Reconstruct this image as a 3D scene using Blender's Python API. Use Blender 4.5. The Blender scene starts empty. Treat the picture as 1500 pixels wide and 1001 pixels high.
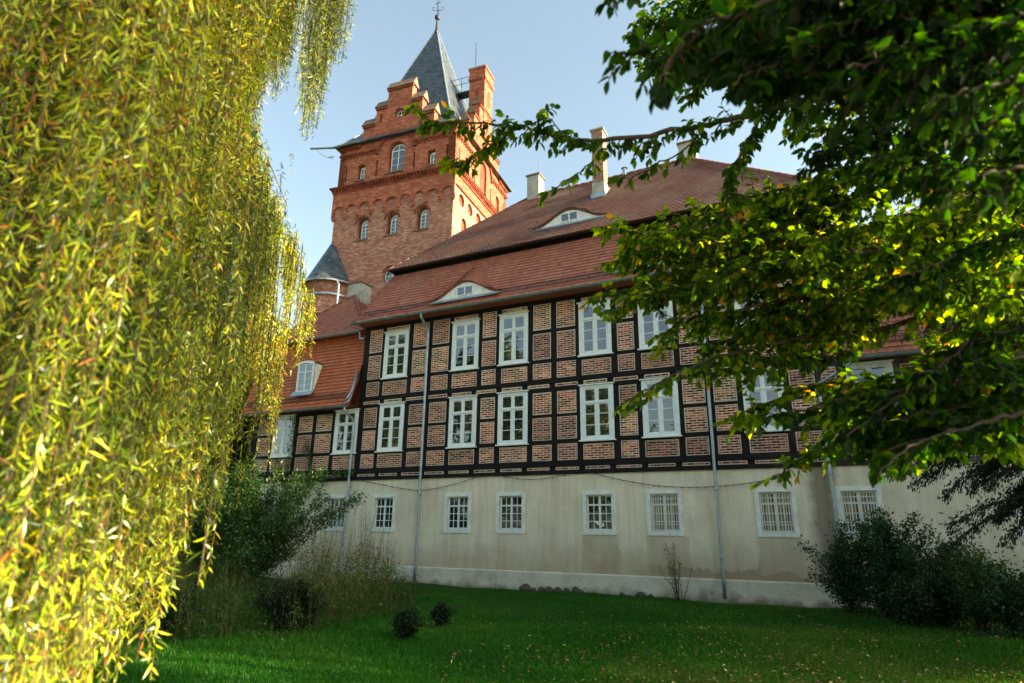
import bpy, math, random
import numpy as np
from mathutils import Vector, Matrix
from mathutils.geometry import tessellate_polygon
random.seed(7); RS = np.random.RandomState(11)
R = math.radians
scene = bpy.context.scene
col = scene.collection

# ------------------------------------------------------------------ camera
CAMZ = 1.7
F_PX, YAW, PITCH, ROLL = 922.26, -0.461545, 0.297702, 0.01433
def cam_axes():
    cy, sy, cp, sp, cr, sr = math.cos(YAW), math.sin(YAW), math.cos(PITCH), math.sin(PITCH), math.cos(ROLL), math.sin(ROLL)
    f = Vector((sy*cp, cy*cp, sp)); r = Vector((cy, -sy, 0)); u = r.cross(f)
    return r*cr + u*sr, -r*sr + u*cr, f
CR, CU, CF = cam_axes()
cam = bpy.data.cameras.new('camera'); camo = bpy.data.objects.new('camera', cam); col.objects.link(camo)
camo.matrix_world = Matrix(((CR.x, CU.x, -CF.x, 0), (CR.y, CU.y, -CF.y, 0), (CR.z, CU.z, -CF.z, CAMZ), (0, 0, 0, 1)))
cam.sensor_width = 36; cam.lens = F_PX/1500*36; cam.clip_start = .05; cam.clip_end = 2000
cam.dof.use_dof = True; cam.dof.focus_distance = 13; cam.dof.aperture_fstop = 2.0
scene.camera = camo
def ray(px, py): return CF + CR*((px-750)/F_PX) - CU*((py-500.5)/F_PX)
def at(px, py, Y):            # the point at depth Y (distance to the facade axis) seen at a photograph pixel
    d = ray(px, py); d = d*(Y/d.y); return Vector((d.x, d.y, d.z+CAMZ))
def prj(p):
    v = Vector(p)-Vector((0, 0, CAMZ)); w = v.dot(CF)
    return (750+F_PX*v.dot(CR)/w, 500.5-F_PX*v.dot(CU)/w) if w > .01 else (-9999, -9999)

# ------------------------------------------------------------------ light
SUN_AZ, SUN_EL = 13.0, 20.0       # azimuth from +X towards +Y
scene.world = bpy.data.worlds.new('World'); scene.world.use_nodes = True
wn = scene.world.node_tree; bg = wn.nodes['Background']
sky = wn.nodes.new('ShaderNodeTexSky'); sky.sky_type = 'NISHITA'; sky.sun_disc = False
sky.sun_elevation = R(SUN_EL); sky.sun_rotation = R(90-SUN_AZ); sky.air_density = 1.0; sky.dust_density = 3.2; sky.ozone_density = 1.0
hs = wn.nodes.new('ShaderNodeHueSaturation'); hs.inputs['Saturation'].default_value = .72
wn.links.new(sky.outputs[0], hs.inputs['Color']); mx = wn.nodes.new('ShaderNodeMix'); mx.data_type = 'RGBA'; mx.blend_type = 'MULTIPLY'; mx.inputs[0].default_value = 1; mx.inputs[7].default_value = (.90, 1.0, .93, 1)
wn.links.new(hs.outputs[0], mx.inputs[6]); wn.links.new(mx.outputs[2], bg.inputs[0]); bg.inputs[1].default_value = 0.072
sl = bpy.data.lights.new('sun', 'SUN'); sl.energy = 3.6; sl.angle = R(.6); sl.color = (1, .77, .51)
so = bpy.data.objects.new('sun', sl); col.objects.link(so)
SD = Vector((math.cos(R(SUN_AZ))*math.cos(R(SUN_EL)), math.sin(R(SUN_AZ))*math.cos(R(SUN_EL)), math.sin(R(SUN_EL))))
so.rotation_euler = SD.to_track_quat('Z', 'Y').to_euler(); so.location = SD*60
scene.view_settings.view_transform = 'Standard'; scene.view_settings.look = 'None'
scene.view_settings.exposure = 2.62; scene.view_settings.gamma = 1
scene.render.engine = 'CYCLES'
scene.cycles.transparent_max_bounces = 8; scene.cycles.max_bounces = 8

# ------------------------------------------------------------------ materials
def new_mat(name):
    m = bpy.data.materials.new(name); m.use_nodes = True
    nt = m.node_tree; return m, nt, nt.nodes['Principled BSDF']
def N(nt, t, **k):
    n = nt.nodes.new(t)
    for a, b in k.items(): setattr(n, a, b)
    return n
def link(nt, a, b): nt.links.new(a, b)
def ramp(nt, src, stops, interp='LINEAR'):
    r = N(nt, 'ShaderNodeValToRGB'); r.color_ramp.interpolation = interp
    e = r.color_ramp.elements
    while len(e) < len(stops): e.new(.5)
    for i, (p, c) in enumerate(stops): e[i].position = p; e[i].color = (*c, 1)
    link(nt, src, r.inputs[0]); return r.outputs[0]
def noise(nt, vec, scale, detail=4, rough=.6, out='Fac'):
    n = N(nt, 'ShaderNodeTexNoise'); n.inputs['Scale'].default_value = scale
    n.inputs['Detail'].default_value = detail; n.inputs['Roughness'].default_value = rough
    if vec is not None: link(nt, vec, n.inputs['Vector'])
    return n.outputs[out]
def mixc(nt, fac, a, b, mode='MIX'):
    m = N(nt, 'ShaderNodeMix', data_type='RGBA', blend_type=mode)
    for s, v in ((0, fac), (6, a), (7, b)):
        if hasattr(v, 'default_value') or hasattr(v, 'links'): link(nt, v, m.inputs[s])
        else: m.inputs[s].default_value = v if s == 0 else (*v, 1)
    return m.outputs[2]
def math_(nt, op, a, b=None, c=None):
    m = N(nt, 'ShaderNodeMath', operation=op)
    for i, v in enumerate((a, b, c)):
        if v is None: continue
        if hasattr(v, 'links'): link(nt, v, m.inputs[i])
        else: m.inputs[i].default_value = v
    return m.outputs[0]
def bump(nt, b, h, strength=.5, dist=.02):
    n = N(nt, 'ShaderNodeBump'); n.inputs['Strength'].default_value = strength; n.inputs['Distance'].default_value = dist
    link(nt, h, n.inputs['Height']); link(nt, n.outputs[0], b.inputs['Normal'])
def objco(nt): return N(nt, 'ShaderNodeTexCoord').outputs['Object']
def wallco(nt):   # (X+Y, Z) of the object so that bricks wrap round corners
    s = N(nt, 'ShaderNodeSeparateXYZ'); link(nt, objco(nt), s.inputs[0])
    c = N(nt, 'ShaderNodeCombineXYZ'); link(nt, math_(nt, 'ADD', s.outputs[0], s.outputs[1]), c.inputs[0]); link(nt, s.outputs[2], c.inputs[1])
    return c.outputs[0], s
def plain(name, c, rough=.7, metal=0, var=.15, scale=6, spec=.3):
    m, nt, b = new_mat(name); v = noise(nt, objco(nt), scale, 5)
    lo = tuple(x*(1-var) for x in c); hi = tuple(min(1, x*(1+var)) for x in c)
    link(nt, ramp(nt, v, [(.3, lo), (.7, hi)]), b.inputs['Base Color'])
    b.inputs['Roughness'].default_value = rough; b.inputs['Metallic'].default_value = metal
    b.inputs['Specular IOR Level'].default_value = spec
    return m
def brick_mat(name, stops, mortar, bw=.26, rh=.078, ms=.012, jitter=.012, stain=None, stain_amt=.3):
    m, nt, b = new_mat(name); v, sep = wallco(nt)
    n = N(nt, 'ShaderNodeTexNoise'); n.inputs['Scale'].default_value = 5; n.inputs['Detail'].default_value = 3
    link(nt, v, n.inputs['Vector'])
    vm = N(nt, 'ShaderNodeVectorMath', operation='MULTIPLY_ADD'); link(nt, n.outputs['Color'], vm.inputs[0])
    vm.inputs[1].default_value = (jitter*2.5, jitter*2.5, 0); link(nt, v, vm.inputs[2])
    bt = N(nt, 'ShaderNodeTexBrick'); link(nt, vm.outputs[0], bt.inputs['Vector'])
    bt.inputs['Scale'].default_value = 1; bt.inputs['Brick Width'].default_value = bw; bt.inputs['Row Height'].default_value = rh
    bt.inputs['Mortar Size'].default_value = ms; bt.inputs['Mortar Smooth'].default_value = .3
    bt.inputs['Color1'].default_value = (0, 0, 0, 1); bt.inputs['Color2'].default_value = (1, 1, 1, 1); bt.inputs['Bias'].default_value = 0
    bc = ramp(nt, bt.outputs['Color'], stops)
    bc = mixc(nt, .75, bc, ramp(nt, noise(nt, v, 40, 4), [(.25, (.55, .55, .55)), (.75, (1.25, 1.25, 1.25))]), 'MULTIPLY')
    mc = ramp(nt, noise(nt, v, 9, 4), [(.3, tuple(x*.7 for x in mortar)), (.7, mortar)])
    cc = mixc(nt, bt.outputs['Fac'], bc, mc)
    if name == 'facade_brick':
        at_ = N(nt, 'ShaderNodeAttribute', attribute_name='rnd')
        cc = mixc(nt, 1, cc, ramp(nt, at_.outputs['Fac'], [(0, (.62, .54, .52)), (.35, (.95, .82, .76)), (.6, (1.1, .90, .80)), (.85, (1.0, 1.0, .90)), (1, (.95, 1.0, .86))]), 'MULTIPLY')
    big = ramp(nt, noise(nt, v, .9, 5, .65), [(.35, (.66, .63, .6)), (.68, (1.2, 1.16, 1.12))])
    cc = mixc(nt, stain_amt*2, cc, big, 'MULTIPLY')
    link(nt, cc, b.inputs['Base Color']); b.inputs['Roughness'].default_value = .88; b.inputs['Specular IOR Level'].default_value = .15
    h = math_(nt, 'SUBTRACT', math_(nt, 'MULTIPLY', noise(nt, v, 55, 3), .5), bt.outputs['Fac'])
    bump(nt, b, h, .25 if name == 'tower_brown_brick' else .6, .008)
    return m
M = {}
M['brick_panel'] = brick_mat('facade_brick', [(0, (.035, .018, .015)), (.35, (.13, .045, .034)), (.6, (.31, .10, .066)), (.85, (.47, .17, .10)), (1, (.56, .29, .17))], (.92, .80, .64), ms=.0135, jitter=.008)
M['brick_low'] = brick_mat('tower_brown_brick', [(0, (.27, .115, .08)), (.35, (.37, .16, .11)), (.8, (.47, .235, .165)), (1, (.54, .32, .23))], (.40, .23, .165), bw=.23, rh=.078, ms=.006, jitter=.0)
M['brick_up'] = brick_mat('tower_red_brick', [(0, (.26, .075, .042)), (.4, (.36, .105, .058)), (.8, (.44, .14, .078)), (1, (.52, .21, .13))], (.33, .15, .10), bw=.24, rh=.075, ms=.006, jitter=.006, stain_amt=.25)
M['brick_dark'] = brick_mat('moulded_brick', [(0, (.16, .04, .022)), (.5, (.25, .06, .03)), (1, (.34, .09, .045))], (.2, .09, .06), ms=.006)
M['brick_chim'] = brick_mat('chimney_brick', [(0, (.16, .08, .05)), (.5, (.3, .15, .09)), (1, (.42, .25, .16))], (.42, .36, .3), ms=.010)
M['mortar'] = plain('lime_mortar', (.60, .52, .40), .9)
M['white'] = plain('window_paint', (.66, .72, .69), .45, var=.10, scale=9)
M['dwhite'] = plain('weathered_white_paint', (.66, .68, .62), .6, var=.2, scale=5)
M['dark'] = plain('dark_interior', (.015, .016, .017), .9)
M['zinc'] = plain('zinc', (.30, .36, .40), .38, .6, var=.2)
M['gutter'] = plain('weathered_gutter', (.17, .21, .20), .5, .5, var=.3)
M['iron'] = plain('dark_iron', (.05, .055, .06), .5, .6)
M['render_grey'] = plain('grey_render', (.33, .32, .27), .9, var=.35, scale=2.5)
M['stone'] = plain('fieldstone', (.075, .062, .045), .9, var=.5, scale=7)
M['slate_cap'] = plain('old_cap_tile', (.17, .115, .075), .85, var=.45, scale=5)
M['bark'] = plain('bark', (.045, .034, .024), .95, var=.4, scale=14)
M['barkg'] = plain('willow_bark', (.12, .09, .045), .9, var=.4, scale=14)
M['stem'] = plain('dry_stem', (.055, .042, .018), .9, var=.3, scale=10)
M['gstem'] = plain('green_stem', (.06, .08, .02), .9, var=.3, scale=10)

def wood_mat():
    m, nt, b = new_mat('black_timber'); o = objco(nt)
    mp = N(nt, 'ShaderNodeMapping'); mp.inputs['Scale'].default_value = (1, 1, 1); link(nt, o, mp.inputs[0])
    s = N(nt, 'ShaderNodeSeparateXYZ'); link(nt, o, s.inputs[0])
    w = noise(nt, o, 3, 6, .7)
    x = math_(nt, 'ADD', math_(nt, 'MULTIPLY', s.outputs[0], .09), math_(nt, 'MULTIPLY', w, .8))
    c = ramp(nt, x, [(.22, (.008, .006, .005)), (.38, (.022, .015, .012)), (.52, (.045, .036, .030)), (.66, (.12, .108, .095))])
    x2 = math_(nt, 'MULTIPLY', s.outputs[0], 1)
    link(nt, c, b.inputs['Base Color']); b.inputs['Roughness'].default_value = .75; b.inputs['Specular IOR Level'].default_value = .2
    g = noise(nt, o, 30, 4); bump(nt, b, g, .5, .01)
    return m
M['timber'] = wood_mat()

def plaster_mat():
    m, nt, b = new_mat('ochre_plaster'); o = objco(nt)
    s = N(nt, 'ShaderNodeSeparateXYZ'); link(nt, o, s.inputs[0])
    base = ramp(nt, noise(nt, o, .55, 6, .62), [(.28, (.56, .50, .35)), (.5, (.69, .63, .47)), (.72, (.76, .70, .54))])
    fine = ramp(nt, noise(nt, o, 26, 5, .7), [(.3, (.88, .88, .88)), (.7, (1.06, 1.06, 1.06))])
    base = mixc(nt, 1, base, fine, 'MULTIPLY')
    # patchy flaking damp edge above the plinth
    n1 = noise(nt, o, 1.1, 6, .6)
    hgt = math_(nt, 'ADD', math_(nt, 'MULTIPLY', s.outputs[2], -1.0), math_(nt, 'MULTIPLY', n1, 1.9))
    xr = ramp(nt, math_(nt, 'ADD', math_(nt, 'MULTIPLY', s.outputs[0], .1), 1.0), [(.35, (0, 0, 0)), (.6, (1, 1, 1))])
    damp = ramp(nt, hgt, [(.17, (0, 0, 0)), (.22, (1, 1, 1))])
    dm = math_(nt, 'MULTIPLY', math_(nt, 'MULTIPLY', damp, xr), .6)
    c = mixc(nt, dm, base, (.17, .13, .095))
    # soft brown wash under the windows
    wsh = ramp(nt, math_(nt, 'ADD', s.outputs[2], math_(nt, 'MULTIPLY', noise(nt, o, .9, 3), 1.2)), [(.0, (1, 1, 1)), (1.0, (0, 0, 0))])
    wsh2 = ramp(nt, math_(nt, 'MULTIPLY_ADD', s.outputs[2], .4, math_(nt, 'MULTIPLY', noise(nt, o, .7, 3), .5)), [(.55, (1, 1, 1)), (.85, (0, 0, 0))])
    c = mixc(nt, math_(nt, 'MULTIPLY', wsh2, .5), c, (.40, .28, .15))
    mp = N(nt, 'ShaderNodeMapping'); mp.inputs['Scale'].default_value = (5, 5, .5); link(nt, o, mp.inputs[0])
    c = mixc(nt, .55, c, ramp(nt, noise(nt, mp.outputs[0], 1, 5, .6), [(.32, (.78, .75, .68)), (.6, (1.05, 1.05, 1.05))]), 'MULTIPLY')
    for xc, wd_, am in ((-6.73, .62, .5), (-4.6, .66, .4), (-1.45, .6, .45), (-9.9, .5, .2)):
        ax = math_(nt, 'ABSOLUTE', math_(nt, 'ADD', s.outputs[0], math_(nt, 'MULTIPLY_ADD', noise(nt, o, 2.5, 4), .3, -xc-.15)))
        ma = ramp(nt, ax, [(wd_-.06, (1, 1, 1)), (wd_+.05, (0, 0, 0))]); mz = ramp(nt, math_(nt, 'MULTIPLY', s.outputs[2], .5), [(.84, (1, 1, 1)), (.88, (0, 0, 0))])
        mm = math_(nt, 'MULTIPLY', math_(nt, 'MULTIPLY', ma, mz), math_(nt, 'MULTIPLY', noise(nt, o, 1.7, 5), am*2)); c = mixc(nt, mm, c, (.36, .27, .16))
    # streak where the last downpipe leaks
    dx = math_(nt, 'ABSOLUTE', math_(nt, 'ADD', s.outputs[0], math_(nt, 'ADD', math_(nt, 'MULTIPLY', noise(nt, o, 1.3, 4), .7), -.15)))
    st = ramp(nt, dx, [(.15, (1, 1, 1)), (.5, (0, 0, 0))])
    c = mixc(nt, math_(nt, 'MULTIPLY', st, .75), c, (.12, .095, .05))
    link(nt, c, b.inputs['Base Color']); b.inputs['Roughness'].default_value = .93; b.inputs['Specular IOR Level'].default_value = .1
    bump(nt, b, noise(nt, o, 7, 6, .7), .5, .02)
    return m
M['plaster'] = plaster_mat()
def plinth_mat():
    m, nt, b = new_mat('cement_plinth'); o = objco(nt)
    s = N(nt, 'ShaderNodeSeparateXYZ'); link(nt, o, s.inputs[0])
    c = ramp(nt, noise(nt, o, 1.6, 7, .7), [(.3, (.42, .37, .27)), (.5, (.58, .53, .41)), (.7, (.68, .63, .50))])
    hgt = math_(nt, 'ADD', math_(nt, 'MULTIPLY', s.outputs[2], -1.0), math_(nt, 'MULTIPLY', noise(nt, o, 1.7, 6, .65), .9))
    c = mixc(nt, ramp(nt, hgt, [(.28, (0, 0, 0)), (.5, (.8, .8, .8))]), c, (.16, .12, .075))
    link(nt, c, b.inputs['Base Color']); b.inputs['Roughness'].default_value = .95
    bump(nt, b, noise(nt, o, 9, 6, .75), .8, .03)
    return m
M['plinth'] = plinth_mat()

def tile_mat(name, stops, moss=.35, lich=(.30, .27, .20)):
    m, nt, b = new_mat(name); a = N(nt, 'ShaderNodeAttribute', attribute_name='rnd'); o = objco(nt)
    c = ramp(nt, a.outputs['Fac'], stops)
    big = ramp(nt, noise(nt, o, .8, 6, .7), [(.42, (0, 0, 0)), (.72, (1, 1, 1))])
    c = mixc(nt, math_(nt, 'MULTIPLY', big, moss), c, lich)
    c = mixc(nt, .6, c, ramp(nt, noise(nt, o, 18, 5), [(.3, (.7, .7, .7)), (.7, (1.2, 1.2, 1.2))]), 'MULTIPLY')
    link(nt, c, b.inputs['Base Color']); b.inputs['Roughness'].default_value = .62; b.inputs['Specular IOR Level'].default_value = .45
    return m
M['tile_main'] = tile_mat('clay_tile_main', [(0, (.17, .052, .032)), (.5, (.33, .102, .057)), (1, (.46, .165, .09))], .3, (.34, .19, .13))
M['tile_top'] = tile_mat('clay_tile_old', [(0, (.10, .042, .032)), (.5, (.19, .078, .056)), (1, (.29, .125, .09))], .6, (.24, .19, .14))
M['tile_wing'] = tile_mat('clay_tile_orange', [(0, (.26, .065, .018)), (.5, (.40, .10, .028)), (1, (.52, .15, .045))], .15, (.25, .14, .07))
M['ridge'] = plain('ridge_tile', (.19, .075, .05), .75, var=.4, scale=8)
def slate_mat():
    m, nt, b = new_mat('slate'); v, sep = wallco(nt)
    bt = N(nt, 'ShaderNodeTexBrick'); link(nt, v, bt.inputs['Vector']); bt.inputs['Scale'].default_value = 1
    bt.inputs['Brick Width'].default_value = .25; bt.inputs['Row Height'].default_value = .17; bt.inputs['Mortar Size'].default_value = .008
    bt.inputs['Color1'].default_value = (0, 0, 0, 1); bt.inputs['Color2'].default_value = (1, 1, 1, 1)
    c = ramp(nt, bt.outputs['Color'], [(0, (.010, .018, .026)), (1, (.062, .080, .094))])
    c = mixc(nt, ramp(nt, noise(nt, v, 1.5, 6, .7), [(.45, (0, 0, 0)), (.75, (.6, .6, .6))]), c, (.11, .135, .13))
    c = mixc(nt, bt.outputs['Fac'], c, (.01, .012, .014))
    link(nt, c, b.inputs['Base Color']); b.inputs['Roughness'].default_value = .42
    bump(nt, b, math_(nt, 'SUBTRACT', math_(nt, 'MULTIPLY', bt.outputs['Color'], .5), bt.outputs['Fac']), .6, .012)
    return m
M['slate'] = slate_mat()
def glass_mat():
    m, nt, b = new_mat('window_glass')
    b.inputs['Base Color'].default_value = (.012, .016, .018, 1); b.inputs['Roughness'].default_value = .015
    b.inputs['IOR'].default_value = 2.2; b.inputs['Specular IOR Level'].default_value = .5
    g = N(nt, 'ShaderNodeNewGeometry')
    bump(nt, b, noise(nt, g.outputs['Position'], 1.8, 1, .5), .3, .05)
    return m
M['glass'] = glass_mat()
def curtain_mat():
    m, nt, b = new_mat('curtained_glass'); g = N(nt, 'ShaderNodeNewGeometry'); mp = N(nt, 'ShaderNodeMapping'); mp.inputs['Scale'].default_value = (14, 1, .6); link(nt, g.outputs['Position'], mp.inputs[0])
    link(nt, ramp(nt, noise(nt, mp.outputs[0], 1, 3), [(.35, (.05, .035, .015)), (.5, (.30, .23, .10)), (.65, (.42, .36, .22))]), b.inputs['Base Color'])
    b.inputs['Roughness'].default_value = .02; b.inputs['IOR'].default_value = 1.7; return m
M['curtain'] = curtain_mat()

def leaf_mat(name, stops, trans=.45, gloss=.12, tval=1.9):
    m, nt, b = new_mat(name); nt.nodes.remove(b); out = nt.nodes['Material Output']
    a = N(nt, 'ShaderNodeAttribute', attribute_name='rnd')
    c = ramp(nt, a.outputs['Fac'], stops)
    d = N(nt, 'ShaderNodeBsdfDiffuse'); t = N(nt, 'ShaderNodeBsdfTranslucent'); g = N(nt, 'ShaderNodeBsdfGlossy'); g.inputs['Roughness'].default_value = .38
    g.inputs['Color'].default_value = (.75, .8, .75, 1)
    link(nt, c, d.inputs[0])
    tc = N(nt, 'ShaderNodeHueSaturation'); tc.inputs['Saturation'].default_value = 1.15; tc.inputs['Value'].default_value = tval; tc.inputs['Hue'].default_value = .485
    link(nt, c, tc.inputs['Color']); link(nt, tc.outputs[0], t.inputs[0])
    m1 = N(nt, 'ShaderNodeMixShader'); m1.inputs[0].default_value = trans; link(nt, d.outputs[0], m1.inputs[1]); link(nt, t.outputs[0], m1.inputs[2])
    m2 = N(nt, 'ShaderNodeMixShader'); m2.inputs[0].default_value = gloss; link(nt, m1.outputs[0], m2.inputs[1]); link(nt, g.outputs[0], m2.inputs[2])
    link(nt, m2.outputs[0], out.inputs[0]); return m
M['willow_leaf'] = leaf_mat('willow_leaf', [(0, (.006, .024, .001)), (.3, (.055, .120, .002)), (.52, (.25, .36, .003)), (.78, (.53, .57, .010)), (.93, (.60, .43, .018)), (1, (.32, .11, .010))], .30, .055, 1.6)
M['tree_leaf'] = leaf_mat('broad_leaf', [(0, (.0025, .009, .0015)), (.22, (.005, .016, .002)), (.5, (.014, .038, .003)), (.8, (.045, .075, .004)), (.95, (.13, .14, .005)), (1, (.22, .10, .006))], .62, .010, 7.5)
M['far_leaf'] = leaf_mat('far_leaf', [(0, (.025, .05, .010)), (.5, (.05, .09, .014)), (.8, (.16, .17, .02)), (1, (.32, .22, .03))], .4, .05)
M['shrub_leaf'] = leaf_mat('shrub_leaf', [(0, (.008, .030, .009)), (.5, (.026, .078, .018)), (.88, (.06, .13, .02)), (1, (.15, .16, .012))], .35, .03)
M['yew_leaf'] = leaf_mat('dark_needle', [(0, (.004, .010, .003)), (1, (.012, .026, .006))], .15, .02)
M['weed_leaf'] = leaf_mat('weed_leaf', [(0, (.014, .045, .007)), (.5, (.032, .080, .011)), (.8, (.060, .085, .018)), (1, (.11, .09, .035))], .4, .015)
M['grass_leaf'] = leaf_mat('grass_blade', [(0, (.010, .075, .003)), (.55, (.024, .125, .006)), (.88, (.070, .16, .010)), (1, (.12, .11, .03))], .3, .015)
M['litter'] = leaf_mat('fallen_leaf', [(0, (.07, .035, .016)), (.5, (.22, .10, .035)), (.85, (.36, .19, .04)), (1, (.5, .42, .22))], .1, .05)
def lawn_mat():
    m, nt, b = new_mat('lawn_soil'); o = objco(nt)
    c = ramp(nt, noise(nt, o, .35, 6, .65), [(.35, (.008, .045, .002)), (.55, (.015, .065, .003)), (.72, (.038, .06, .006))])
    c = mixc(nt, 1, c, ramp(nt, noise(nt, o, 28, 4, .8), [(.3, (.5, .5, .5)), (.7, (1.4, 1.4, 1.4))]), 'MULTIPLY')
    link(nt, c, b.inputs['Base Color']); b.inputs['Roughness'].default_value = .95; b.inputs['Specular IOR Level'].default_value = .1
    bump(nt, b, noise(nt, o, 40, 5, .8), .8, .04)
    return m
M['lawn'] = lawn_mat()

# ------------------------------------------------------------------ mesh builder and object helpers
class MB:
    def __init__(s): s.v = []; s.f = []; s.r = []; s.m = []
    def face(s, pts, r=.5, m=0):
        i = len(s.v); s.v += [tuple(p) for p in pts]; s.f.append(tuple(range(i, i+len(pts)))); s.r.append(r); s.m.append(m)
    def box(s, x0, x1, y0, y1, z0, z1, m=0, T=None, r=.5):
        p = [Vector((x, y, z)) for x in (x0, x1) for y in (y0, y1) for z in (z0, z1)]
        if T: p = [T @ q for q in p]
        i = len(s.v); s.v += [tuple(q) for q in p]
        for q in ((0, 1, 3, 2), (4, 6, 7, 5), (0, 4, 5, 1), (2, 3, 7, 6), (0, 2, 6, 4), (1, 5, 7, 3)):
            s.f.append(tuple(i+k for k in q)); s.r.append(r); s.m.append(m)
    def bar(s, a, b, w, h=None, m=0):   # square bar from a to b
        a, b = Vector(a), Vector(b); h = h or w; d = (b-a); L = d.length
        T = Matrix.Translation(a) @ d.to_track_quat('Z', 'Y').to_matrix().to_4x4()
        s.box(-w/2, w/2, -h/2, h/2, 0, L, m, T)
    def tube(s, pts, rad, n=8, m=0, cap=True):
        pts = [Vector(p) for p in pts]; k = len(pts)
        if not hasattr(rad, '__len__'): rad = [rad]*k
        base = len(s.v); up = Vector((.13, .27, .95))
        for i, p in enumerate(pts):
            d = (pts[min(i+1, k-1)]-pts[max(i-1, 0)]).normalized()
            a = d.cross(up)
            if a.length < .15: a = d.cross(Vector((1, 0, 0)))
            a.normalize(); b = d.cross(a)
            for j in range(n):
                t = 2*math.pi*j/n; s.v.append(tuple(p+a*(rad[i]*math.cos(t))+b*(rad[i]*math.sin(t))))
        for i in range(k-1):
            for j in range(n):
                s.f.append((base+i*n+j, base+i*n+(j+1) % n, base+(i+1)*n+(j+1) % n, base+(i+1)*n+j)); s.r.append(.5); s.m.append(m)
        if cap and n > 3:
            s.f.append(tuple(base+j for j in range(n))[::-1]); s.r.append(.5); s.m.append(m)
            s.f.append(tuple(base+(k-1)*n+j for j in range(n))); s.r.append(.5); s.m.append(m)
    def lathe(s, prof, n=24, c=(0, 0), m=0):
        base = len(s.v)
        for r_, z in prof:
            for j in range(n):
                t = 2*math.pi*j/n; s.v.append((c[0]+r_*math.cos(t), c[1]+r_*math.sin(t), z))
        for i in range(len(prof)-1):
            for j in range(n):
                s.f.append((base+i*n+j, base+i*n+(j+1) % n, base+(i+1)*n+(j+1) % n, base+(i+1)*n+j)); s.r.append(.5); s.m.append(m)
    def panel(s, outer, holes, T, depth, outer_depth=None, m=0, mr=None):
        # plane with openings: (u,z) outlines, T(u,z,w) -> 3D with w going into the wall
        loops = [outer]+holes; flat = [p for l in loops for p in l]
        tris = tessellate_polygon([[Vector((p[0], p[1], 0)) for p in l] for l in loops])
        i0 = len(s.v); s.v += [tuple(T(p[0], p[1], 0)) for p in flat]
        for t in tris: s.f.append(tuple(i0+k for k in t)); s.r.append(.5); s.m.append(m)
        mr = m if mr is None else mr
        for h in holes:
            for k in range(len(h)):
                a, b = h[k], h[(k+1) % len(h)]
                s.face([T(*a, 0), T(*b, 0), T(*b, depth), T(*a, depth)], m=mr)
        if outer_depth:
            for k in range(len(outer)):
                a, b = outer[k], outer[(k+1) % len(outer)]
                s.face([T(*a, 0), T(*b, 0), T(*b, outer_depth), T(*a, outer_depth)], m=m)
    def build(s, name, mats, parent=None, smooth=False):
        me = bpy.data.meshes.new(name); me.from_pydata(s.v, [], s.f)
        if not isinstance(mats, (list, tuple)): mats = [mats]
        for x in mats: me.materials.append(x)
        me.polygons.foreach_set('material_index', s.m)
        a = me.attributes.new('rnd', 'FLOAT', 'FACE'); a.data.foreach_set('value', s.r)
        if smooth: me.polygons.foreach_set('use_smooth', [True]*len(s.f))
        me.update()
        o = bpy.data.objects.new(name, me); col.objects.link(o)
        if parent: o.parent = parent
        return o
def tag(o, label=None, cat=None, group=None, kind=None):
    for k, v in (('label', label), ('category', cat), ('group', group), ('kind', kind)):
        if v: o[k] = v
    return o
def thing(name, label, cat, loc=(0, 0, 0), rz=0, group=None):
    o = bpy.data.objects.new(name, None); col.objects.link(o); o.location = loc; o.rotation_euler = (0, 0, rz)
    o.empty_display_size = .3
    return tag(o, label, cat, group)
def put(src, parent, loc, scale=(1, 1, 1), rz=0):   # a copy of a part and its sub-parts, sharing mesh data
    c = src.copy(); col.objects.link(c); c.parent = parent; c.location = loc; c.scale = scale; c.rotation_euler = (0, 0, rz)
    for ch in src.children:
        d = ch.copy(); col.objects.link(d); d.parent = c
    return c
def arch(cx, z0, z1, w, n=9, rise=None):
    h = w/2; rise = h if rise is None else rise
    pts = [(cx-h, z0), (cx+h, z0)]
    return pts+[(cx+h*math.cos(math.pi*k/(n-1)), z1-rise+rise*math.sin(math.pi*k/(n-1))) for k in range(n)]
def circ(cx, cz, r, n=20): return [(cx+r*math.cos(2*math.pi*k/n), cz+r*math.sin(2*math.pi*k/n)) for k in range(n)]
def rect(x0, x1, z0, z1): return [(x0, z0), (x1, z0), (x1, z1), (x0, z1)]

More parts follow.
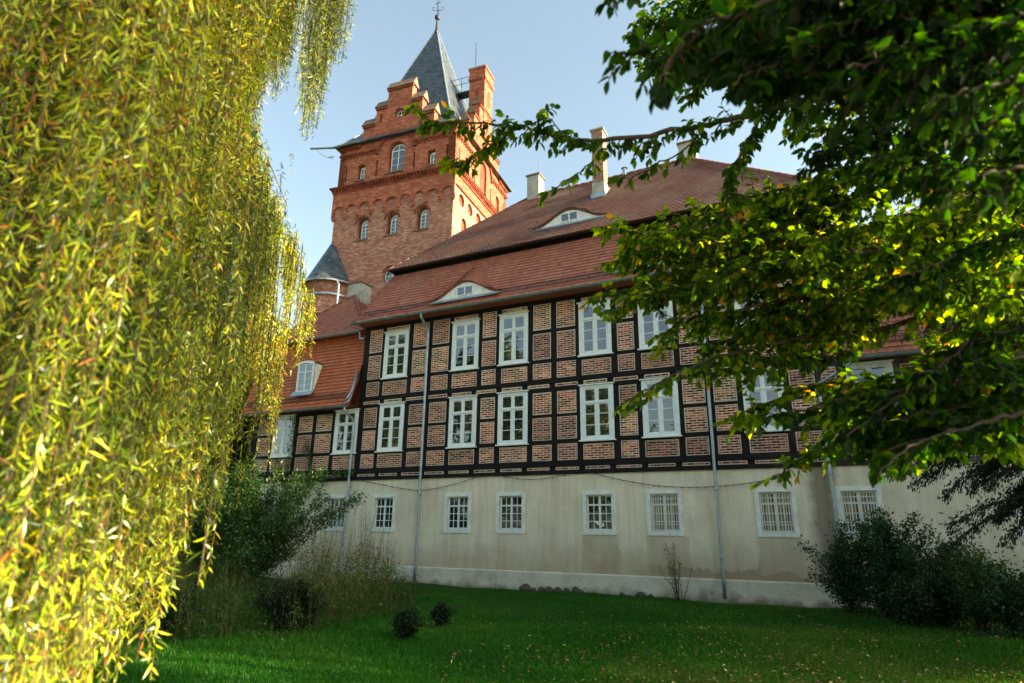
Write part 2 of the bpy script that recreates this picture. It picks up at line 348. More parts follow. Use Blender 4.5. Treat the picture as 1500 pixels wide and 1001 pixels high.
# roof tiles: every tile a small overlapping plate with a rounded lower edge
def tiles(mb, P, nrm, xl, xr, vmax, w=.18, e=.16, lift=.035, v0=0.0, skip=None):
    rows = max(1, int(round((vmax-v0)/e))); e = (vmax-v0)/rows; n = Vector(nrm)
    for i in range(rows):
        va = v0+i*e; vb = min(vmax, va+e*1.12); a, b = xl(va), xr(va)
        j0 = int(math.floor(a/w))-1; j1 = int(math.ceil(b/w))+1
        for j in range(j0, j1+1):
            x0 = (j+.5*(i % 2))*w; x1 = x0+w*.97; x0c, x1c = max(x0, a), min(x1, b)
            if x1c-x0c < .02: continue
            if skip and skip((x0c+x1c)/2, va): continue
            tl, tr = max(x0c, xl(vb)), min(x1c, xr(vb))
            if tr < tl: tl = tr = (tl+tr)/2
            l = lift*random.uniform(.92, 1.1); jv = random.uniform(-.005, .005)
            q = [(x0c, va+.035+jv, l), ((x0c*.8+x1c*.2), va+.008+jv, l), ((x0c+x1c)/2, va+jv, l), ((x0c*.2+x1c*.8), va+.008+jv, l), (x1c, va+.035+jv, l)]
            r = min(1, max(0, random.gauss(.5, .13)))
            pts = [P(x, v)+n*h for x, v, h in q]
            mb.face(pts+[P(tr, vb)+n*.008, P(tl, vb)+n*.008], r)
            low = [P(x, v)+n*(h-.02) for x, v, h in q]
            for k in range(4): mb.face([low[k], low[k+1], pts[k+1], pts[k]], r*.6)
def ridge_caps(mb, a, b, rad=.11, seg=.38):
    a, b = Vector(a), Vector(b); L = (b-a).length; k = max(1, int(L/seg)); d = (b-a)/k
    for i in range(k):
        p = a+d*i; mb.tube([p, p+d*1.06], [rad*1.12, rad*.92], 8)

# ------------------------------------------------------------------ window prototypes (meshes reused by every copy)
hidden = []
def tall_window():
    H = 1.9; f = MB(); w = .585
    f.box(-w, -w+.10, -.055, .0, 0, H); f.box(w-.10, w, -.055, 0, 0, H)
    f.box(-w+.1, w-.1, -.052, 0, H-.10, H); f.box(-w+.1, w-.1, -.052, 0, 0, .09)
    f.box(-w-.05, w+.05, -.11, .0, H, H+.035)
    for s in (-1, 1):                                   # inner frame
        f.box(*sorted((s*(w-.10), s*(w-.15))), -.035, 0, .09, H-.1)
    f.box(-.045, .045, -.045, 0, .09, 1.27); f.box(-.035, .035, -.042, 0, 1.35, H-.1)
    f.box(-w+.15, w-.15, -.060, 0, 1.27, 1.35)
    f.box(-w+.15, w-.15, -.030, 0, .09, .15); f.box(-w+.15, w-.15, -.030, 0, H-.15, H-.1)
    for s in (-1, 1):
        for z in (.15+.37, .15+.75): f.box(*sorted((s*.045, s*(w-.15))), -.026, 0, z-.012, z+.012)
        f.box(*sorted((s*.045, s*.085)), -.032, 0, .15, 1.27); f.box(*sorted((s*(w-.15), s*(w-.185))), -.032, 0, .15, 1.27)
        f.box(*sorted((s*.045, s*(w-.15))), -.031, 0, 1.22, 1.27)
        f.box(*sorted((s*.035, s*.07)), -.030, 0, 1.35, H-.15); f.box(*sorted((s*(w-.15), s*(w-.18))), -.030, 0, 1.35, H-.15)
    wo = f.build('window', M['white'])
    g = MB()
    for s in (-1, 1):
        x0, x1 = sorted((s*.06, s*(w-.16)))
        g.face([(x0, -.018+.004*s, .1), (x1, -.018, .1), (x1, -.022, 1.3), (x0, -.018, 1.3)])
        g.face([(x0, -.018, 1.33), (x1, -.021, 1.33), (x1, -.018, H-.11), (x0, -.016, H-.11)])
    g.build('pane', M['glass'], wo)
    s = MB(); s.box(-w-.045, w+.045, -.13, .0, -.045, 0.0); s.build('sill', M['white'], wo)
    return wo
def small_window(bars=False):
    w, h = .43, 1.12; f = MB()
    f.box(-w, -w+.05, -.05, 0, 0, h); f.box(w-.05, w, -.05, 0, 0, h); f.box(-w+.05, w-.05, -.048, 0, h-.05, h); f.box(-w+.05, w-.05, -.048, 0, 0, .055)
    f.box(-.035, .035, -.055, 0, .055, h-.05); f.box(-w+.05, -.035, -.052, 0, .77, .825); f.box(.035, w-.05, -.052, 0, .77, .825)
    for s in (-1, 1):
        xm = s*(.035+w-.05)/2; f.box(xm-.011, xm+.011, -.036, 0, .055, .77); f.box(xm-.011, xm+.011, -.036, 0, .825, h-.05)
        for z in (.29, .53): f.box(*sorted((s*.035, s*(w-.05))), -.034, 0, z-.011, z+.011)
    wo = f.build('window', M['white'])
    g = MB(); g.face([(-w+.04, -.02, .04), (w-.04, -.018, .04), (w-.04, -.022, h-.04), (-w+.04, -.02, h-.04)]); g.build('pane', M['curtain'] if bars else M['glass'], wo)
    q = MB(); k = .125; y0, y1 = -.152, -.107
    q.box(-w-k, -w, y0, y1, -k, h+k); q.box(w, w+k, y0, y1, -k, h+k); q.box(-w, w, y0+.002, y1, h, h+k); q.box(-w, w, y0-.002, -.02, -k, 0)
    q.build('surround', M['dwhite'], wo)
    if bars:
        b = MB()
        for k in range(10):
            x = -w+.09+k*(2*w-.18)/9; b.box(x-.009, x+.009, -.090, -.072, .03, h-.03)
        for z in (.2, .95): b.box(-w+.02, w-.02, -.094, -.068, z, z+.02)
        b.build('grille', M['dwhite'], wo)
    return wo
proto_tall = tall_window(); proto_small = small_window(); proto_bars = small_window(True)
hidden += [proto_tall, proto_small, proto_bars]

# ------------------------------------------------------------------ MAIN HOUSE
FY = 20.0
house = thing('manor_house', 'long half-timbered manor house with pale plaster ground floor and two-step red tiled roof', 'house', (-8, FY, 0))
def P0(o):    # children given in world coordinates under the house root
    return o
HX, HY = -8.0, FY
def hpart(mb, name, mats, root=None, smooth=False):
    root = root or house; o = mb.build(name, mats, root, smooth); o.location = (-root.location.x, -root.location.y, -root.location.z); return o
def hput(src, root, loc, scale=(1, 1, 1)):
    return put(src, root, (loc[0]-root.location.x, loc[1]-root.location.y, loc[2]-root.location.z), scale)

def facade(root, x0, x1, spans, wins_up, wins_lo, strips, lo_top=6.51, up=True, ztop=10.0):
    """spans: panels (a,b); wins_*: centre x of windows whose span is replaced by a window"""
    wall = MB(); wall.box(x0, x1, FY, FY+.3, 3.66, ztop); hpart(wall, 'upper_wall', M['timber'], root)
    t = MB(); p = MB(); mo = MB()
    j = lambda s=.008: random.uniform(-s, s)
    def pan(a, b, c, d):
        a += j(); b += j(); c += j(); d += j()
        mo.box(a, b, FY-.022, FY-.0, c, d)
        p.box(a+.028, b-.028, FY-.028, FY-.021, c+.024, d-.024, r=random.random())
    storeys = [('lo', 4.12, 4.67, 4.83, 5.60, 5.72, lo_top, 4.74, 6.60)]
    if up: storeys.append(('up', 7.0, 7.57, 7.72, 8.70, 8.84, 9.83, 7.66, 9.60))
    for nm, a0, a1, b0, b1, c0, c1, w0, w1 in storeys:
        wins = wins_lo if nm == 'lo' else wins_up
        for (a, b) in spans:
            iw = any(a < wx < b for wx in wins)
            if iw:
                pan(a, b, a0, a1-.03)
                if nm == 'up': pan(a+.02, b-.02, 9.69, 9.84)
            else:
                pan(a, b, a0, a1); pan(a, b, b0, b1); pan(a, b, c0, c1)
                t.box(a+.001, b-.001, FY-.034, FY, a1+.012, b0-.012); t.box(a+.001, b-.001, FY-.034, FY, b1+.012, c0-.012)
        xs = sorted(spans)
        edges = [(x0, xs[0][0])]+[(xs[k][1], xs[k+1][0]) for k in range(len(xs)-1)]+[(xs[-1][1], x1)]
        for a, b in edges:
            if b-a > .03: t.box(a+.008+j(.006), b-.008+j(.006), FY-.040+j(.003), FY, a0+.0, c1+.02)
    # horizontal beams
    t.box(x0, x1, FY-.050, FY, 3.915, 4.105); t.box(x0-.02, x1, FY-.075, FY, 3.655, 3.785)
    for a, b in strips: pan(a, b, 3.80, 3.90)
    if up:
        t.box(x0, x1, FY-.050, FY, 6.815, 6.985); t.box(x0, x1, FY-.058, FY, 6.53, 6.665)
        for a, b in strips: pan(a, b, 6.68, 6.80)
        t.box(x0, x1, FY-.06, FY, 9.85, 10.0)
    else:
        t.box(x0, x1, FY-.06, FY, lo_top+.02, lo_top+.12)
    hpart(t, 'timber_frame', M['timber'], root); hpart(p, 'brick_infill', M['brick_panel'], root); hpart(mo, 'mortar_edging', M['mortar'], root)
    for wx in wins_lo: hput(proto_tall, root, (wx, FY-.030, 4.74), (1, 1, (min(6.60, lo_top+.09)-4.74)/1.9))
    if up:
        for wx in wins_up: hput(proto_tall, root, (wx, FY-.030, 7.67), (1, 1, 1.015))

def ground_floor(root, x0, x1, wins, open_right=False):
    holes = [rect(wx-.43, wx+.43, 1.86, 2.98) for wx in wins]
    T = lambda u, z, w: Vector((u, FY-.02+w, z))
    pl = MB(); pl.panel(rect(x0, x1, .54, 3.66), holes, T, .13); pl.box(x0, x1, FY+.11, FY+.3, 0, 3.65)
    hpart(pl, 'plaster_wall', M['plaster'], root)
    q = MB(); q.box(x0, x1, FY-.075, FY+.1, -.3, .53)
    q.face([(x0, FY-.075, .53), (x1, FY-.075, .53), (x1, FY-.02, .565), (x0, FY-.02, .565)])
    hpart(q, 'plinth', M['plinth'], root)
    for wx in wins: hput(proto_bars if wx > -5 else proto_small, root, (wx, FY+.105, 1.86))

spans = [(-16.57, -15.93), (-15.75, -14.58), (-14.38, -13.62), (-13.45, -12.68), (-12.49, -11.40), (-11.19, -10.60), (-10.37, -9.30), (-9.08, -8.37),
         (-8.15, -7.44), (-7.22, -6.16), (-5.93, -5.34), (-5.13, -4.06), (-3.85, -3.15), (-2.90, -2.22), (-2.0, -.93), (-.72, -.02), (.15, .55)]
WX = [-15.17, -11.92, -9.85, -6.70, -4.57, -1.46]
strips = [(-16.67+1.056*k, -15.84+1.056*k) for k in range(16)]
facade(house, -16.86, .78, spans, WX, WX, strips)
ground_floor(house, -16.9, .10, [-15.27, -12.01, -9.90, -6.73, -4.63, -1.45])
m = MB(); m.box(-16.84, .76, FY+.3, FY+9.4, 0, 10.3); hpart(m, 'rear_wall', M['brick_low'])

# roof: steep lower slope
LE = (19.33, 10.03); LT = (20.45, 12.38)       # (Y,Z) of eave and top
def LP(x, v):
    L = math.hypot(LT[0]-LE[0], LT[1]-LE[1]); return Vector((x, LE[0]+(LT[0]-LE[0])*v/L+.014*math.sin(x*1.3+v*2.1)*math.sin(x*.37), LE[1]+(LT[1]-LE[1])*v/L))
LL = math.hypot(LT[0]-LE[0], LT[1]-LE[1]); LN = Vector((0, -(LT[1]-LE[1]), LT[0]-LE[0])).normalized()
UE = (20.13, 12.56); UT = (24.8, 17.55); UL = math.hypot(UT[0]-UE[0], UT[1]-UE[1]); UN = Vector((0, -(UT[1]-UE[1]), UT[0]-UE[0])).normalized()
def UP(x, v): return Vector((x, UE[0]+(UT[0]-UE[0])*v/UL, UE[1]+(UT[1]-UE[1])*v/UL-(.10*math.sin(math.pi*max(0, min(1, (x+15)/15)))+.03*math.sin(x*1.1+v)*math.sin(v*1.3))*(v/UL)))
lxl = lambda v: -17.0+1.1*v/LL; lxr = lambda v: 1.02-.32*v/LL
uxl = lambda v: -16.1+4.65*v/UL; uxr = lambda v: .85-4.65*v/UL
YB = 29.47+.02                                   # back eave
m = MB()
m.face([LP(lxl(0), 0), LP(lxr(0), 0), LP(lxr(LL), LL), LP(lxl(LL), LL)])
m.face([(lxl(0), LE[0], LE[1]), (lxl(LL), LT[0], LT[1]), (lxl(LL), 29.2, LT[1]), (lxl(0), 30.3, LE[1])])
m.face([(lxr(0), LE[0], LE[1]), (lxr(LL), LT[0], LT[1]), (lxr(LL), 29.2, LT[1]), (lxr(0), 30.3, LE[1])])
m.face([(lxl(0), LE[0], LE[1]), (lxr(0), LE[0], LE[1]), (lxr(0), 20.0, LE[1]-.02), (lxl(0), 20.0, LE[1]-.02)])
tiles(m, LP, LN, lxl, lxr, LL)
lower = hpart(m, 'lower_roof', M['tile_main'])
m = MB(); m.box(-15.95, .68, 20.5, 20.7, 12.2, 12.9); m.box(-16.0, .75, 20.2, 20.9, 12.50, 12.56)
hpart(m, 'step_band', M['timber'])
m = MB()
m.face([UP(uxl(0), 0), UP(uxr(0), 0), UP(uxr(UL), UL), UP(uxl(UL), UL)])
A_, B_ = Vector((-16.1, UE[0], UE[1])), Vector((-16.1, YB, UE[1]))
C_, D_ = Vector((.85, UE[0], UE[1])), Vector((.85, YB, UE[1]))
RL, RR = UP(-11.45, UL), UP(-3.8, UL)
m.face([B_, A_, RL]); m.face([C_, D_, RR]); m.face([D_, B_, RL, RR])
m.face([A_, C_, (C_.x, 20.9, C_.z-.01), (A_.x, 20.9, A_.z-.01)])
tiles(m, UP, UN, uxl, uxr, UL)
upper = hpart(m, 'upper_roof', M['tile_top'])
m = MB(); ridge_caps(m, A_+Vector((0, 0, .0)), RL, .055); ridge_caps(m, RL, (RL+RR)/2+Vector((0, 0, -.05)), .10); ridge_caps(m, (RL+RR)/2+Vector((0, 0, -.05)), RR, .10); ridge_caps(m, C_, RR, .10)
ridge_caps(m, LP(lxl(0), 0)+Vector((0, -.01, .01)), LP(lxl(LL), LL), .06); ridge_caps(m, LP(lxr(0)-.03, 0), LP(lxr(LL), LL), .10)
hpart(m, 'ridge_tiles', M['ridge'], smooth=True)
def gutter(root, x0, x1, y, z):
    g = MB(); n = 7; r = .075
    for k in range(n):
        a, b = math.pi*k/n, math.pi*(k+1)/n
        g.face([(x0, y-r*math.cos(a), z-r*math.sin(a)), (x1, y-r*math.cos(a), z-r*math.sin(a)), (x1, y-r*math.cos(b), z-r*math.sin(b)), (x0, y-r*math.cos(b), z-r*math.sin(b))])
    for x in (x0, x1): g.face([(x, y-r*math.cos(math.pi*k/n), z-r*math.sin(math.pi*k/n)) for k in range(n+1)])
    g.tube([(x0, y-r, z), (x1, y-r, z)], .013, 6)
    x = x0+.3
    while x < x1: g.bar((x, y-.08, z-.01), (x, y+.10, z-.07), .02); x += .9
    return hpart(g, 'gutter', M['gutter'], root)
gutter(house, -17.08, 1.06, 19.27, 10.0)
def snow_guard(root, P, nrm, x0, x1, v):
    g = MB(); n = Vector(nrm)
    for dv in (0, .20): g.bar(P(x0, v+dv)+n*.07, P(x1, v+dv)+n*.07, .016)
    x = x0
    while x < x1:
        g.bar(P(x, v)+n*.07, P(x, v+.20)+n*.07, .012); x += .085
    x = x0+.3
    while x < x1: g.bar(P(x, v)+n*.02, P(x, v+.1)+n*.08, .02); x += .8
    hpart(g, 'snow_guard', M['iron'], root)
snow_guard(house, LP, LN, -16.6, .8, .28)

def eyebrow(xc, a, h0, P, nrm, vf, vtop, mat, slope_tan, rows, face_out=.0):
    """a bat-like dormer: curved eye-shaped white front under a tiled hood that swells out of the roof"""
    bell = lambda t: (.5+.5*math.cos(math.pi*max(-1, min(1, t))))**1.15
    n = Vector(nrm); y0 = P(xc, vf).y-.09; zf = P(xc, vf).z
    H = lambda x: h0*bell((x-xc)/a)
    yr = lambda x: min(y0, 1e9)
    K = 36; f = MB(); xs = [xc-a+2*a*k/K for k in range(K+1)]
    for k in range(K):
        u, w = xs[k], xs[k+1]; f.face([(u, y0, zf-.06), (w, y0, zf-.06), (w, y0, zf+H(w)), (u, y0, zf+H(u))])
        f.face([(u, y0, zf-.06), (w, y0, zf-.06), (w, y0+.5, zf-.06), (u, y0+.5, zf-.06)])
    fo = hpart(f, 'eyebrow_dormer', M['dwhite'])
    wf = MB(); ww, wh, zb = .37, .30, zf+.08
    wf.box(-ww, ww, -.035, 0, zb-.03, zb); wf.box(-ww, ww, -.035, 0, zb+wh, zb+wh+.03)
    for x in (-ww, -.022, ww-.044): wf.box(x, x+.044, -.034, 0, zb, zb+wh)
    fr = wf.build('window_frame', M['white'], fo); fr.location = (xc, y0, 0)
    pg = MB(); pg.box(-ww+.04, -.022, -.012, -.004, zb, zb+wh); pg.box(.022, ww-.04, -.012, -.004, zb, zb+wh)
    pa = pg.build('pane', M['glass'], fo); pa.location = (xc, y0, 0)
    fl = MB(); fl.face([(xc-a*.93, y0-.03, zf-.05), (xc+a*.93, y0-.03, zf-.05), (xc+a*.93, y0-.10, zf-.14), (xc-a*.93, y0-.10, zf-.14)])
    fl.box(xc-a*.93, xc+a*.93, y0-.03, y0-.003, zf-.07, zf-.015); fl.build('flashing', M['zinc'], fo)
    def S(x, s):     # s 0..rows*e mapped along the hood
        t = s; b = bell((x-xc)/a)
        F = Vector((x, y0-.10, zf+H(x)+.0)); B = P(x, vf+(vtop-vf)*b)
        return F.lerp(B, t)
    hd = MB()
    for k in range(K):
        u, w = xs[k], xs[k+1]
        for q in range(6):
            hd.face([S(u, q/6), S(w, q/6), S(w, (q+1)/6), S(u, (q+1)/6)])
        hd.face([S(u, 0), S(w, 0), S(w, 0)+Vector((0, .1, -.04)), S(u, 0)+Vector((0, .1, -.04))], .2)
    for i in range(rows):
        for j in range(int(-a/.18), int(a/.18)+1):
            x = xc+(j+.5*(i % 2))*.18; b = bell((x-xc)/a)
            sa = i/rows; sb = min(1, (i+1.12)/rows)
            if b*rows < .8 and i > 0: continue
            l = Vector((0, -.8, .6)) * .035; r = min(1, max(0, random.gauss(.45, .13)))
            pts = [S(x-.086, sa+.15/rows)+l, S(x-.04, sa+.03/rows)+l, S(x, sa)+l, S(x+.04, sa+.03/rows)+l, S(x+.086, sa+.15/rows)+l]
            hd.face(pts+[S(x+.086, sb)+l*.3, S(x-.086, sb)+l*.3], r)
            low = [p-l*.6 for p in pts]
            for k in range(4): hd.face([low[k], low[k+1], pts[k+1], pts[k]], r*.5)
    h = hd.build('hood', mat, fo)
eyebrow(-11.7, 1.62, .62, LP, LN, .42, 2.2, M['tile_main'], .5, 10)
eyebrow(-4.25, 1.62, .62, LP, LN, .42, 2.2, M['tile_main'], .5, 10)
eyebrow(-7.95, 1.55, .56, UP, UN, 1.25, 2.9, M['tile_top'], .5, 9)

def chimney(root, x, y, z0, z1, sx, sy, mat, cap, rz=0, base=None):
    c = MB(); c.box(x-sx/2, x+sx/2, y-sy/2, y+sy/2, z0, z1)
    o = hpart(c, 'chimney', mat, root)
    k = MB(); k.box(x-sx/2-.06, x+sx/2+.06, y-sy/2-.06, y+sy/2+.06, z1, z1+.07); k.box(x-sx/2+.1, x+sx/2-.1, y-sy/2+.1, y+sy/2-.1, z1+.07, z1+.10); k.build('chimney_cap', cap, o)
    if base:
        b = MB(); b.box(x-sx/2-.02, x+sx/2+.02, y-sy/2-.02, y+sy/2+.02, z0, base); b.build('rendered_base', M['render_grey'], o)
        f = MB(); yb = y-sy/2-.05; f.box(x-sx/2-.07, x+sx/2+.07, yb-.03, yb, base-.75, base-.55)
        f.bar((x+sx/2+.05, yb, base-.65), (x+sx/2+.05, y+sy/2, base-.65+1.07*sy), .12, .03); f.build('flashing', M['zinc'], o)
    return o
chimney(house, -11.15, 24.75, 16.5, 18.38, .62, .62, M['render_grey'], M['slate_cap'])
chimney(house, -7.35, 23.1, 15.2, 18.75, .50, .55, M['brick_chim'], M['render_grey'], base=16.15)
chimney(house, -3.9, 25.2, 16.5, 18.4, .75, .6, M['render_grey'], M['slate_cap'])
m = MB(); m.tube([(-10.95, 24.7, 18.3), (-10.95, 24.7, 19.6)], .012, 5); hpart(m, 'lightning_rod', M['iron'])
m = MB(); p = UP(-6.6, UL-.55)+UN*.1; m.tube([p, p+Vector((0, 0, .35))], .09, 10); m.tube([p+Vector((0, 0, .35)), p+Vector((0, 0, .42))], [.15, .05], 10); hpart(m, 'roof_vent', M['zinc'])

def downpipe(root, x, y, ztop, zbot, gy=None, sx=0.0):
    pts = []
    if gy: pts += [(x+sx, gy, ztop), (x+sx, gy, ztop-.12), (x+sx*.5, (gy+y)/2, ztop-.32), (x, y, ztop-.50)]
    else: pts += [(x, y, ztop)]
    z = ztop-.6
    while z > zbot+.1: pts.append((x+.004*math.sin(z*3), y, z)); z -= .8
    pts.append((x, y, zbot))
    d = MB(); d.tube(pts, .05, 10)
    z = ztop-1.2
    while z > zbot: d.tube([(x, y, z), (x, y, z+.05)], .062, 10); d.bar((x, y, z+.02), (x, FY, z+.02), .02); z -= 1.9
    return hpart(d, 'downpipe', M['zinc'], root, True)
downpipe(house, -13.58, 19.84, 9.93, .05, 19.27); downpipe(house, -3.03, 19.84, 9.93, .05, 19.27)

# ------------------------------------------------------------------ SIDE WINGS
wingL = thing('side_wing', 'low left wing with orange tiled mansard, white dormer and small hipped roof', 'house wing', (-19.8, FY, 0))
wingR = thing('side_wing', 'low right wing with scalloped red mansard tiles, mostly hidden behind leafy branches', 'house wing', (5, FY, 0))
facade(wingL, -22.75, -16.87, [(-22.41, -21.62), (-21.45, -20.25), (-20.05, -19.27), (-19.07, -18.21), (-18.0, -16.90)], [], [-20.85, -17.42],
       [(-22.6+1.056*k, -21.78+1.056*k) for k in range(5)], lo_top=6.40, up=False, ztop=6.6)
ground_floor(wingL, -22.75, -16.91, [-21.0, -17.55])
facade(wingR, .79, 9.5, [(.84, 1.94), (2.15, 2.88), (3.05, 3.78), (4.0, 5.1), (5.3, 5.95), (6.2, 6.9), (7.1, 7.8), (8, 9.1)], [], [1.38, 4.55, 8.5],
       [(.95+1.056*k, 1.78+1.056*k) for k in range(8)], lo_top=6.40, up=False, ztop=6.6)
ground_floor(wingR, .11, 9.5, [.67, 4.6, 7.2])
def wing_roof(root, xa, xb, apex_x, mirror):
    e0 = (19.40, 6.60); e1 = (20.45, 9.92); L = math.hypot(e1[0]-e0[0], e1[1]-e0[1]); n = Vector((0, -(e1[1]-e0[1]), e1[0]-e0[0])).normalized()
    Pm = lambda x, v: Vector((x, e0[0]+(e1[0]-e0[0])*v/L, e0[1]+(e1[1]-e0[1])*v/L))
    m = MB(); m.face([Pm(xa, 0), Pm(xb, 0), Pm(xb, L), Pm(xa, L)])
    m.box(xa, xb, 20.5, 27, 6.3, 9.9); m.face([(xa, e0[0], e0[1]), (xb, e0[0], e0[1]), (xb, 20, e0[1]-.01), (xa, 20, e0[1]-.01)])
    tiles(m, Pm, n, lambda v: xa, lambda v: xb, L, w=.185, e=.165, lift=.042)
    hpart(m, 'mansard_roof', M['tile_wing'] if not mirror else M['tile_main'], root)
    # hipped upper roof
    E = (20.08, 9.97); A = Vector((xa-.1, E[0], E[1])); B = Vector((xb-.1 if not mirror else xb, E[0], E[1])); T = Vector((apex_x, 21.9, 12.54)); A2 = Vector((xa-.1, 27, E[1])); B2 = Vector((B.x, 27, E[1])); T2 = Vector((apex_x, 25.2, 12.54))
    Lu = (Vector((0, T.y, T.z))-Vector((0, E[0], E[1]))).length; nu = Vector((0, -(T.z-E[1]), T.y-E[0])).normalized()
    Pu = lambda x, v: Vector((x, E[0]+(T.y-E[0])*v/Lu, E[1]+(T.z-E[1])*v/Lu))
    u = MB(); u.face([A, B, T]); u.face([B, B2, T2, T]); u.face([B2, A2, T2]); u.face([A2, A, T, T2]); u.face([A, B, (B.x, 20.6, E[1]-.01), (A.x, 20.6, E[1]-.01)])
    tiles(u, Pu, nu, lambda v: A.x+(T.x-A.x)*v/Lu, lambda v: B.x+(T.x-B.x)*v/Lu, Lu)
    sdv = (T-B); side = Vector((sdv.z, 0, -sdv.x)).normalized()   # right side plane tiles
    Ls = math.hypot(T.x-B.x, T.z-B.z)
    Ps = lambda x, v: Vector((B.x+(T.x-B.x)*v/Ls, x, B.z+(T.z-B.z)*v/Ls))
    tiles(u, Ps, side, lambda v: B.y+(T.y-B.y)*v/Ls, lambda v: B2.y+(T2.y-B2.y)*v/Ls, Ls)
    hpart(u, 'hipped_roof', M['tile_main'], root)
    r = MB(); ridge_caps(r, A, T, .08); ridge_caps(r, B+Vector((0, 0, .02)), T, .09); ridge_caps(r, T, T2, .09); hpart(r, 'ridge_tiles', M['ridge'], root, True)
    return Pm, n, L
PmL, nL, LmL = wing_roof(wingL, -22.95, -16.88, -19.35, False)
gutter(wingL, -23.0, -16.95, 19.33, 6.56); gutter(wingL, -23.0, -17.2, 20.02, 9.93); snow_guard(wingL, PmL, nL, -22.8, -17.1, .35)
PmR, nR, LmR = wing_roof(wingR, .80, 9.6, 5.2, True)
gutter(wingR, .85, 9.6, 19.33, 6.56); snow_guard(wingR, PmR, nR, 1.0, 9.4, .35)
chimney(wingL, -19.42, 22.3, 12.0, 13.2, .80, .75, M['render_grey'], M['slate_cap'])
downpipe(wingL, -16.93, 19.82, 6.50, .1, 19.33, -.12)
downpipe(wingR, .06, 19.84, 6.50, .1, 19.33, .85)
m = MB(); m.tube([(-17.2, 20.0, 9.86), (-17.15, 20.0, 9.6), (-17.0, 19.85, 9.5), (-16.8, 19.85, 9.48)], .045, 8)
hpart(m, 'overflow_pipe', M['zinc'], wingL, True)
m = MB(); m.tube([(-16.95, 19.78, 8.1), (-16.98, 19.6, 7.3), (-17.0, 19.4, 6.9), (-17.1, 19.35, 6.75)], .045, 8)
hpart(m, 'drain_elbow', M['zinc'], wingL, True)
m = MB(); m.face([(-16.87, 19.93, 8.0), (-16.87, 19.35, 6.7), (-17.1, 19.33, 6.68), (-16.98, 19.9, 7.7)]); hpart(m, 'flashing', M['zinc'], wingL)
def dormer(root, xc, w, zb, zt, P, L, x_lean=0):
    y0 = 19.52; m = MB(); h = w/2
    m.box(xc-h, xc-h+.05, y0, y0+.9, zb, zt); m.box(xc+h-.05, xc+h, y0, y0+.9, zb, zt)
    n = 8; top = [(xc-h-.05+(w+.1)*k/n, zt+.10*math.sin(math.pi*k/n)) for k in range(n+1)]
    for k in range(n):
        a, b = top[k], top[k+1]
        m.face([(a[0], y0-.05, a[1]+.03), (b[0], y0-.05, b[1]+.03), (b[0], y0+1.2, b[1]+.09), (a[0], y0+1.2, a[1]+.09)])
        m.face([(a[0], y0-.05, a[1]-.08), (b[0], y0-.05, b[1]-.08), (b[0], y0-.05, b[1]+.03), (a[0], y0-.05, a[1]+.03)])
    m.box(xc-h, xc+h, y0+.03, y0+.06, zb, zt)
    o = hpart(m, 'dormer', M['dwhite'], root)
    f = MB(); f.box(-h+.05, -h+.10, -.03, 0, 0, zt-zb); f.box(h-.10, h-.05, -.03, 0, 0, zt-zb); f.box(-.03, .03, -.035, 0, 0, zt-zb)
    z1 = (zt-zb)*.68; f.box(-h+.1, h-.1, -.038, 0, z1, z1+.05); f.box(-h+.1, h-.1, -.03, 0, 0, .05); f.box(-h+.1, h-.1, -.03, 0, zt-zb-.06, zt-zb)
    for z in (z1*.35, z1*.68): f.box(-h+.1, h-.1, -.02, 0, z-.01, z+.01)
    fo = f.build('window_frame', M['white'], o); fo.location = (xc, y0+.03, zb)
    g = MB(); g.face([(-h+.09, -.008, .04), (h-.09, -.008, .04), (h-.09, -.010, zt-zb-.04), (-h+.09, -.010, zt-zb-.04)]); go = g.build('pane', M['glass'], o); go.location = (xc, y0+.03, zb)
    s = MB(); s.face([(xc-h-.12, y0-.04, zb-.02), (xc+h+.12, y0-.04, zb-.02), (xc+h+.14, y0-.17, zb-.20), (xc-h-.14, y0-.17, zb-.20)]); s.box(xc-h-.1, xc+h+.1, y0-.06, y0+.03, zb-.05, zb); s.build('flashing', M['zinc'], o)
pb = at(432, 575, 19.5); pt = at(434, 535, 19.5); pr = at(456, 572, 19.5)
dormer(wingL, (pb.x+pr.x)/2, .92, pb.z, pt.z, PmL, LmL)
pb = at(1384, 466, 19.5); dormer(wingR, pb.x+.25, .92, pb.z, pb.z+1.15, PmR, LmR)

# ------------------------------------------------------------------ BRICK TOWER (local frame, front face at y=-3.75)
TH = 3.75
tower = thing('brick_tower', 'tall square brick tower with stepped gables, arched frieze and pointed slate spire behind the house', 'tower', (-20.10, 28.37, 0), R(5.5))
TF = lambda u, z, w: Vector((u, -TH+w, z)); TR = lambda u, z, w: Vector((TH-w, u, z))
TB = lambda u, z, w: Vector((u, TH-w, z)); TL = lambda u, z, w: Vector((-TH+w, u, z))
lowin = [-1.8, .08, 1.93]
body = MB()
fholes = [arch(x, 17.10, 18.48, .80) for x in lowin]+[circ(.22, 14.76, .52)]
body.panel(rect(-TH, TH, 0, 19.7), fholes, TF, .34)
circs = [(-2.7, 18.55), (-1.55, 18.35), (-.4, 18.35), (.75, 18.35), (1.9, 18.35)]
rh = [circ(x, 19.0, .36, 18) for x in (-2.75, -1.65, -.5, .6, 1.7, 2.8)]+[arch(x, 16.9, 18.1, .62) for x in (-2.35, -.5, 1.4)]
body.panel(rect(-TH, TH, 0, 19.7), rh, TR, .12)
body.panel(rect(-TH, TH, 0, 19.7), [], TB, .1); body.panel(rect(-TH, TH, 0, 19.7), [], TL, .1)
body.build('lower_wall', M['brick_low'], tower)
b2 = MB(); b2.box(-TH+.35, TH-.13, -TH+.35, TH-.1, 0.1, 23.2); b2.build('niche_back', M['brick_dark'], tower)
